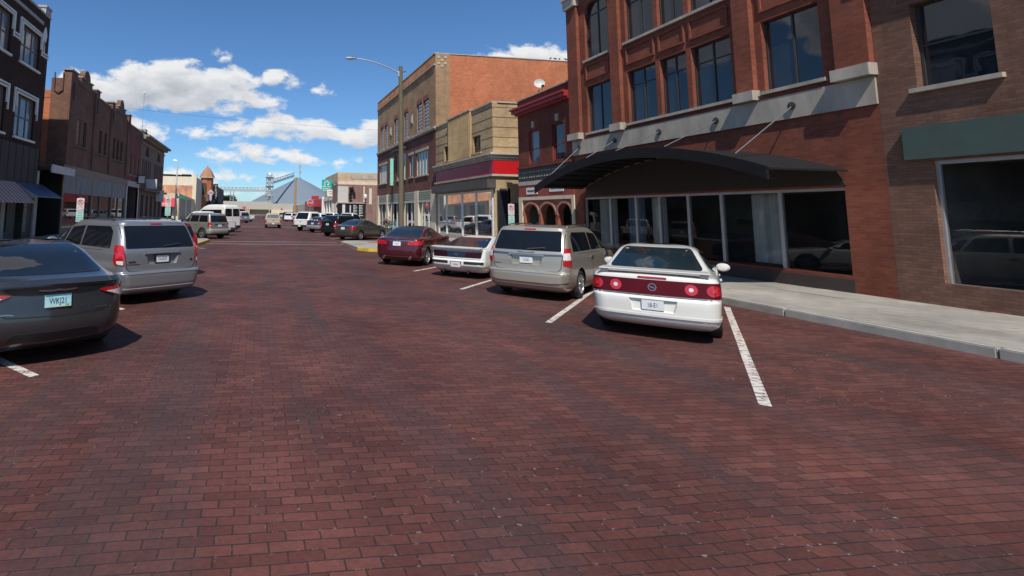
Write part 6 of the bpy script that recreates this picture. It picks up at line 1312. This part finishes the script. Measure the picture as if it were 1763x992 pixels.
# tall passenger van
TV = [(.28, .15, 5.3, .92, .15, .4), (.36, .0, 5.5, 1.0, .15, .45), (.55, -.02, 5.58, 1.03, .14, .5), (.62, .02, 5.6, 1.03, .12, .5), (1.0, .03, 5.5, 1.03, .12, .5), (1.25, .035, 5.2, 1.025, .12, .45), (1.42, .04, 4.6, 1.01, .12, .4), (1.9, .07, 4.0, .97, .14, .4), (2.2, .11, 3.55, .92, .17, .4), (2.38, .17, 3.1, .85, .2, .35), (2.46, .35, 2.8, .72, .25, .3), (2.5, .8, 2.3, .45, .2, .2)]
root = car("passenger_van", "tall white passenger van with twin rear windows behind the white pickup", "van", -2.05, 47.2, 2.3, GL)
b = Body(TV, .03, .03); cutbody(b, wht, root, (1.1, 4.6), .35); wheels(root, b, (1.1, 4.6), .35, .22, 'steel')
for s_ in (1, -1): patch(b, 'rear', [(s_ * .06, 1.42), (s_ * .84, 1.42), (s_ * .78, 2.12), (s_ * .06, 2.12)], cargl, "rear_window", root, .006, rnd=.1)
both(b, [(.4, 1.45), (3.7, 1.45), (3.4, 1.98), (.45, 2.02)], cargl, "side_window", root); lamps(root, b, [(.96, 1.3), (1.1, 1.3), (1.1, .8), (.96, .8)], redlens)
gaps(root, b, [[(0, .62), (.0, 2.3)], [(.9, .66), (.9, 2.2)]], [[(1.9, .5), (1.9, 2.1)]]); plate(root, b, .78, "15-V77", y=.0)
patch(b, 'wrap', [(-1.2, .6), (1.2, .6), (1.2, .38), (-1.2, .38)], blackplastic, "bumper", root, .05, rnd=.03); mirrors(root, blackplastic, 4.4, 1.0, 1.5, 1.3)

# ---- pickups: cab and open bed
def pickup(root, m, L=5.4, Wd=1.95, H=1.85, gm=cargl, bumper=chrome, txt="15-T45", topper=None, far=False, hood=1.08, low=.42, rr=.38):
    w = Wd / 2; cab = L * .40
    rows = [(low, .2, L - .2, w * .9, .1, .3), (low + .08, .06, L - .05, w * .98, .1, .4), (low + .25, .04, L, w, .08, .4), (hood - .08, .05, L - .1, w, .08, .4), (hood, .06, L - .5, w * .99, .08, .4)]
    b = Body(rows, .03, .015); cutbody(b, m, root, (1.05, L - .95), rr, .07); wheels(root, b, (1.05, L - .95), rr, .25, '5', far=far)
    # bed well: dark floor sunk between the rails, shown by a rim standing above it
    rl_ = MB().box(.05, .11, -w * .97, w * .97, hood - .01, hood + .07)
    for s_ in (1, -1): rl_.box(.11, cab, s_ * w * .985 - .045, s_ * w * .985 + .02, hood - .01, hood + .07)
    rl_.build("bed_rail", m, root, local=True)
    c0 = cab; rows = [(hood - .02, c0, L - 1.15, w * .97, .08, .3), (hood + .08, c0 + .02, L - 1.3, w * .94, .08, .3), (H - .25, c0 + .10, L - 1.85, w * .82, .1, .25), (H - .1, c0 + .16, L - 2.1, w * .77, .1, .2), (H - .05, c0 + .25, L - 2.25, w * .69, .12, .2), (H - .02, c0 + .5, L - 2.4, w * .5, .1, .1)]
    cb = Body(rows, .03, .02); cb.mesh().build("cab", m, root, smooth=True, local=True, angle=38)
    patch(cb, 'rear', [(-w * .78, hood + .1), (w * .78, hood + .1), (w * .68, H - .14), (-w * .68, H - .14)], gm, "rear_window", root, .006, rnd=.05)
    both(cb, [(c0 + .2, hood + .1), (L - 1.5, hood + .08), (L - 2.0, H - .2), (c0 + .25, H - .18)], gm, "side_window", root)
    for s_ in (1, -1): patch(b, 'rear', [(s_ * (w - .02), hood - .1), (s_ * (w - .17), hood - .1), (s_ * (w - .17), hood - .42), (s_ * (w - .02), hood - .42)], redlens, "tail_light", root, .014, rnd=.02)
    gaps(root, b, [[(0, low + .2), (w - .2, low + .2), (w - .2, hood)]], [[(cab, hood), (cab, low + .1)]])
    mb = MB().box(-.12, .03, -w * .98, w * .98, low + .0, low + .2); mb.build("bumper", bumper, root, local=True, bevel=.03)
    MB().box(-.135, -.121, -.155, .155, low + .03, low + .18).build("license_plate", plate_w, root, local=True)
    mb = MB(); strip(b, 'rear', [(-.09, hood - .12), (.09, hood - .12)], .06, mb, .02); mb.build("tailgate_handle", blackplastic, root, local=True)
    mirrors(root, blackplastic, L - 1.7, w * .97, hood + .12, 1.2)
    if topper:
        tr = [(hood + .07, .12, cab, w * .97, .08, .06), (hood + .2, .2, cab, w * .95, .08, .06), (H + .0, .55, cab, w * .82, .1, .06), (H + .07, .7, cab, w * .75, .1, .06), (H + .1, .9, cab - .1, w * .5, .1, .06)]
        tb = Body(tr, 0, .02); tb.mesh().build("bed_topper", topper, root, smooth=True, local=True); patch(tb, 'rear', [(-w * .80, hood + .12), (w * .80, hood + .12), (w * .70, H - .02), (-w * .70, H - .02)], cargl, "topper_window", root, .006, rnd=.06); both(tb, [(.6, hood + .2), (cab - .15, hood + .2), (cab - .15, H - .08), (.8, H - .08)], cargl, "topper_window", root)
    return b
tan = paint("sandy_tan_paint", (.46, .38, .26), .2, .4)
root = thing("pickup_truck", "tan pickup truck driving away in the middle of the street", "pickup truck", (2.08, 59.5, 0), R(90))
pickup(root, tan, 5.0, 1.9, 1.72, gm=glass("pale_truck_glass", (.13, .145, .15), .08, .02, 1, .6), bumper=mat("dull_chrome", (.40, .38, .34), .35, .7), hood=1.02, low=.42)
root = car("pickup_truck", "white pickup parked between the sage silver SUV and the tall van", "pickup truck", -2.1, 40.6, 2.40, GL)
pickup(root, wht, 5.6, 2.0, 1.88, bumper=chrome)
root = car("pickup_truck", "white pickup with a bed topper and dark sloping rear window", "pickup truck", 4.55, 51.9, .80, GR)
pickup(root, wht, 5.6, 2.0, 1.88, topper=wht, bumper=mat("dark_bumper", (.05, .05, .05), .5, .3))
root = car("pickup_truck", "white pickup farthest down the left kerb", "pickup truck", -.8, 91.5, 2.2, GL)
pickup(root, wht, 5.4, 1.95, 1.85, far=True)
root = car("pickup_truck", "white crew-cab pickup showing behind the small blue wagon on the right", "pickup truck", 7.2, 60.0, .80, GR)
pickup(root, paint("cool_white_paint", (.66, .68, .70), 0, .35), 5.6, 2.0, 1.95, far=True)
root = car("pickup_truck", "silver white pickup cab showing just above the black SUV on the right", "pickup truck", 8.2, 53.5, .75, GR)
pickup(root, paint("pearl_paint", (.55, .56, .57), .3), 5.6, 2.0, 1.95, far=True)

# ------------------------------------------------------------------ street furniture
wood = mat("weathered_pole_wood", (.135, .11, .07), .9, var=.3, vs=2, bump=.5, bs=20, stretch=(8, 8, .5))
lp = thing("street_lamp", "tall wooden utility pole with a curved steel lamp arm over the street", "street lamp", (11.4, 38.6, 0))
MB().tube([(11.3, 38.6, 0), (11.27, 38.6, 7), (11.22, 38.6, 13.75)], .215, 14, .16).build("pole", wood, lp, smooth=True)
ap = [(11.08 - t * 3.6, 38.6, 13.2 + 1.0 * (1 - (1 - t) ** 1.8)) for t in [i / 12 for i in range(13)]]
am_ = MB().tube(ap, .06, 8, .04).build("arm", alu, lp, smooth=True)
hd_ = MB().lathe([(.02, -.45), (.09, -.44), (.15, -.2), (.16, .1), (.09, .4), (.05, .45)], axis='x', n=14); x_, _, z_ = ap[-1]
hd_.v = [(x_ - .3 + v[0], 38.6 + v[1], z_ + .0 + v[2] * .6 - v[0] * .02) for v in hd_.v]; o = hd_.build("lamp_head", mat("lamp_grey", (.42, .43, .44), .45, .4), lp, smooth=True)
MB().box(x_ - .62, x_ - .15, 38.49, 38.71, z_ - .12, z_ - .085).build("lens", mat("lamp_lens", (.30, .31, .31), .15), o); MB().lathe([(.03, .09), (.035, .17), (.001, .18)], (x_ - .2, 38.6, z_), n=8).build("photocell", blackplastic, o)
MB().box(10.98, 11.1, 38.5, 38.7, 12.9, 13.35).build("bracket", alu, lp)
MB().tube([(11.35, 38.6, 13.3), (11.66, 38.6, 13.38)], .05, 6).build("insulator", mat("brown_ceramic", (.12, .08, .05), .3), lp)
wl = thing("street_lamp", "slim white lamp post at the left street corner with a short side arm", "street lamp", (-11.4, 75, 0))
MB().tube([(-11.4, 75, 0), (-11.4, 75, 5), (-11.42, 75, 9.0)], .14, 12, .07).build("pole", mat("white_pole_paint", (.62, .62, .60), .5), wl, smooth=True)
MB().tube([(-11.4, 75, 8.95), (-11.7, 75, 9.02), (-12.0, 75, 9.02)], .05, 6).build("arm", alu, wl)
sn = thing("street_sign", "green street name blades clamped to the white lamp post", "sign", (-11.0, 74.7, 3.6))
MB().box(-11.25, -10.1, 74.78, 74.81, 3.55, 3.85).box(-11.27, -11.24, 74.3, 75.6, 3.9, 4.2).build("blade", mat("sign_green", (.01, .22, .12), .5), sn)
og = thing("lamp_post", "dark green ornamental lamp post with a white globe at the right corner", "lamp post", (14.4, 66, 0))
MB().lathe([(.2, .15), (.2, .4), (.12, .6), (.08, 1.0), (.07, 3.3), (.12, 3.4), (.06, 3.5), (.15, 3.75)], (14.4, 66, 0), n=14).build("pole", mat("dark_green_iron", (.02, .05, .045), .5), og, smooth=True)
MB().lathe([(.1, 3.76), (.2, 3.9), (.24, 4.1), (.2, 4.3), (.1, 4.42), (.001, 4.45)], (14.4, 66, 0), n=16).build("globe", mat("opal_globe", (.72, .72, .70), .3), og, smooth=True)
cp_ = thing("utility_pole", "brown wooden utility pole standing before the grey cone roof", "pole", (14.5, 190, 0))
MB().tube([(14.6, 190, 0), (14.6, 190, 14.6)], .5, 10, .38).build("pole", mat("brown_pole_wood", (.33, .20, .11), .9), cp_)
MB().tube([(13.6, 190, 14.2), (15.6, 190, 14.2)], .12, 6).build("crossarm", wood, cp_)
octm = mat("stop_red", (.50, .01, .015), .5); signback = mat("sign_post_steel", (.30, .31, .31), .5, .5)
def stop(x, y, z, r, label):
    t_ = thing("stop_sign", label, "stop sign", (x, y, 0)); P = lambda a, b, d: (x + a, y + d, z + b)
    pts = lambda q: [(q * math.cos(R(22.5 + 45 * k)), q * math.sin(R(22.5 + 45 * k))) for k in range(8)]
    MB().prism(P, pts(r), 0, .03).build("border", whitep, t_); MB().prism(P, pts(r * .93), -.012, -.001).build("face", octm, t_); text_mesh("STOP", r * .86, whitep, "lettering", t_, (x, y - .015, z), (1, 0, 0), (0, 0, 1), .003, sx=.78)
    MB().tube([(x, y + .05, 0), (x, y + .05, z + r)], .035, 6).build("post", signback, t_); return t_
stop(7.2, 67.5, 3.15, .44, "largest red octagonal stop sign, standing at the right street corner")
stop(10.4, 205, 2.9, .62, "small far red stop sign above the dark SUV at the end of the street")
yt = thing("yield_sign", "red and white triangular yield sign at the far left end of the street", "yield sign", (-4.4, 200, 0))
MB().prism(lambda a, b, d: (-4.4 + a, 200 + d, 2.8 + b), [(-.9, .75), (.9, .75), (0, -.85)], 0, .05).build("face", mat("yield_red", (.50, .10, .12), .5), yt); MB().tube([(-4.4, 200.1, 0), (-4.4, 200.1, 3.2)], .06, 6).build("post", signback, yt)
def parking_sign(x, y, zb, label, rz=0, scale=1.):
    t_ = thing("parking_sign", label, "sign", (x, y, 0), group="parking signs on posts"); s = scale
    P = lambda a, b, d: (x + a * s, y + d, zb + b * s)
    MB().tube([(x, y + .03, 0), (x, y + .03, zb + 1.15 * s)], .028, 6).build("post", signback, t_)
    pf = mat("sign_face_white", (.62, .58, .57), .5, var=.08); sr = mat("sign_red", (.42, .02, .03), .5)
    up = MB().prism(P, rnd_poly([(-.165, .52), (.165, .52), (.165, 1.1), (-.165, 1.1)], .03), 0, .006).build("upper_plate", pf, t_)
    n = 24; rg = MB()
    for k in range(n):
        a0, a1 = 2 * math.pi * k / n, 2 * math.pi * (k + 1) / n; q = lambda a, r_: (r_ * math.cos(a), .90 + r_ * math.sin(a))
        rg.hexa([P(*q(a0, .105), -.004), P(*q(a1, .105), -.004), P(*q(a1, .135), -.004), P(*q(a0, .135), -.004)], [P(*q(a0, .105), -.0005), P(*q(a1, .105), -.0005), P(*q(a1, .135), -.0005), P(*q(a0, .135), -.0005)])
    rg.hexa([P(-.095, .975, -.005), P(-.075, .99, -.005), P(.095, .825, -.005), P(.075, .81, -.005)], [P(-.095, .975, -.001), P(-.075, .99, -.001), P(.095, .825, -.001), P(.075, .81, -.001)])
    rg.build("prohibition_ring", sr, up); text_mesh("P", .24 * s, black, "letter", up, P(.0, .895, -.002), (1, 0, 0), (0, 0, 1), .001)
    text_mesh("2 AM", .1 * s, sr, "lettering", up, P(.0, .69, -.003), (1, 0, 0), (0, 0, 1), .001); text_mesh("TO 5 AM", .085 * s, sr, "lettering", up, P(.0, .58, -.003), (1, 0, 0), (0, 0, 1), .001, sx=.9)
    lo = MB().prism(P, rnd_poly([(-.165, 0), (.165, 0), (.165, .5), (-.165, .5)], .03), 0, .006).build("lower_plate", mat("sign_face_mint", (.36, .56, .50), .5, var=.08), t_)
    gi = mat("sign_green_ink", (.03, .20, .16), .5)
    for k, tx in enumerate(("TWO", "HOUR", "PARKING", "9AM-5PM")): text_mesh(tx, .085 * s, gi if k < 3 else black, "lettering", lo, P(0, .41 - k * .11, -.003), (1, 0, 0), (0, 0, 1), .001, sx=.85)
    return t_
parking_sign(11.6, 21.9, 1.50, "no-parking and mint parking sign in sun, beside the champagne minivan's roof", scale=.9)
parking_sign(-8.1, 25, 1.31, "shaded no-parking and mint parking sign before the brown building's shop window", scale=1.)
parking_sign(-5.3, 32.0, 1.58, "parking sign with mint lower plate near the red awning at the left", scale=1.0)
dish = thing("satellite_dish", "pale satellite dish on the roof of the narrow dark red shop", "satellite dish", (16.15, 26.9, 8))
dm_ = MB().lathe([(.001, 0), (.2, .02), (.24, .045), (.30, .075)], n=20); rot = (Vector((-.35, -.9, .35))).to_track_quat('Z', 'Y').to_matrix()
dm_.v = [tuple(rot @ Vector(v) + Vector((16.15, 26.9, 9.62))) for v in dm_.v]; dm_.open = True; dm_.build("reflector", mat("dish_grey", (.52, .52, .50), .5), dish, smooth=True)
MB().tube([(16.15, 26.9, 7.8), (16.15, 27.0, 8.9), (16.15, 26.95, 9.3)], .035, 8).build("mast", signback, dish); MB().tube([(16.15, 26.8, 8.9), (16.0, 26.3, 9.3)], .015, 6).box(15.95, 16.05, 26.22, 26.36, 9.28, 9.40).build("feed_arm", blackplastic, dish)
# planter and sidewalk display in front of the maroon block
pl_ = thing("flower_planter", "planter of pink and green flowers on the sidewalk beside the wooden pole", "planter", (11.3, 42.6, .15))
MB().lathe([(.001, .15), (.28, .15), (.38, .7), (.34, .7), (.3, .62), (.001, .62)], (11.3, 42.6, 0), n=16).build("pot", mat("dark_pot", (.08, .07, .06), .7), pl_, smooth=True)
for nm, cl_, cnt, sd in (("leaves", (.05, .10, .03), 260, 1), ("flowers", (.55, .22, .22), 120, 2)):
    m_ = MB(); rd = random.Random(sd)
    for _ in range(cnt):
        v = Vector((rd.gauss(0, .24), rd.gauss(0, .24), .95 + rd.gauss(0, .2) + (.12 if sd == 2 else 0))); c = Vector((11.3, 42.6, .15)) + v; a_ = Vector((rd.gauss(0, 1), rd.gauss(0, 1), rd.gauss(0, 1))).normalized() * .06; b_ = a_.cross(Vector((0, .3, 1))).normalized() * .05
        m_.add([c - a_, c + b_, c + a_, c - b_], [(0, 1, 2, 3)])
    m_.open = True; m_.build(nm, mat("planter_" + nm, cl_, .7, var=.4, vs=9), pl_)
bt = thing("bench", "turquoise painted bench outside the maroon block's shopfront", "bench", (13.9, 51, .15)); tq = mat("turquoise_paint", (.06, .32, .36), .5)
MB().box(13.65, 14.1, 50, 52, .58, .63).build("seat", tq, bt)
mb = MB()
for z_ in (.75, .9, 1.05): mb.box(14.12, 14.16, 50, 52, z_, z_ + .1)
mb.build("backrest", tq, bt)
for y_ in (50.1, 51.85): MB().box(13.7, 13.76, y_, y_ + .06, .15, .58).box(14.1, 14.16, y_, y_ + .06, .15, 1.15).build("leg", tq, bt)

wire = tag(MB().tube([(-13.3 + 28.5 * t, 50 + 13 * t, 11.63 + 1.0 * t - 1.0 * t * (1 - t)) for t in [i / 16 for i in range(17)]], .009, 5).build("overhead_cable", blackplastic), "thin dark overhead cable strung across the street between the rooftops", "cable")
bird0 = None
for k, (x_, rz_) in enumerate(((26.1, .4), (26.6, 2.2), (27.0, 1.0), (27.65, 2.8))):
    if bird0 is None:
        m_ = MB().lathe([(.005, -.16), (.03, -.13), (.06, -.05), (.075, .03), (.06, .09), (.035, .12), (.045, .15), (.04, .185), (.015, .205), (.004, .23)], axis='x', n=10)
        m_.v = [(v[0], v[1], v[2] + .12 + (v[0] * .5 if v[0] > -.05 else v[0] * .2)) for v in m_.v]; bird0 = o = m_.build("bird", mat("bird_grey", (.06, .06, .065), .8), smooth=True)
        MB().tube([(0, .02, 0), (.0, .02, .08)], .008, 5).tube([(0, -.02, 0), (.0, -.02, .08)], .008, 5).build("leg", mat("bird_leg", (.2, .1, .08), .7), o)
    else:
        o = bird0.copy(); COL.objects.link(o)
        for ch in bird0.children: c = ch.copy(); COL.objects.link(c); c.parent = o
    o.location = (x_, 41.55, 16.1); o.rotation_euler = (0, 0, rz_); tag(o, "small grey pigeon perched on the coping of the tall orange brick side wall", "bird", "pigeons on the orange brick wall")
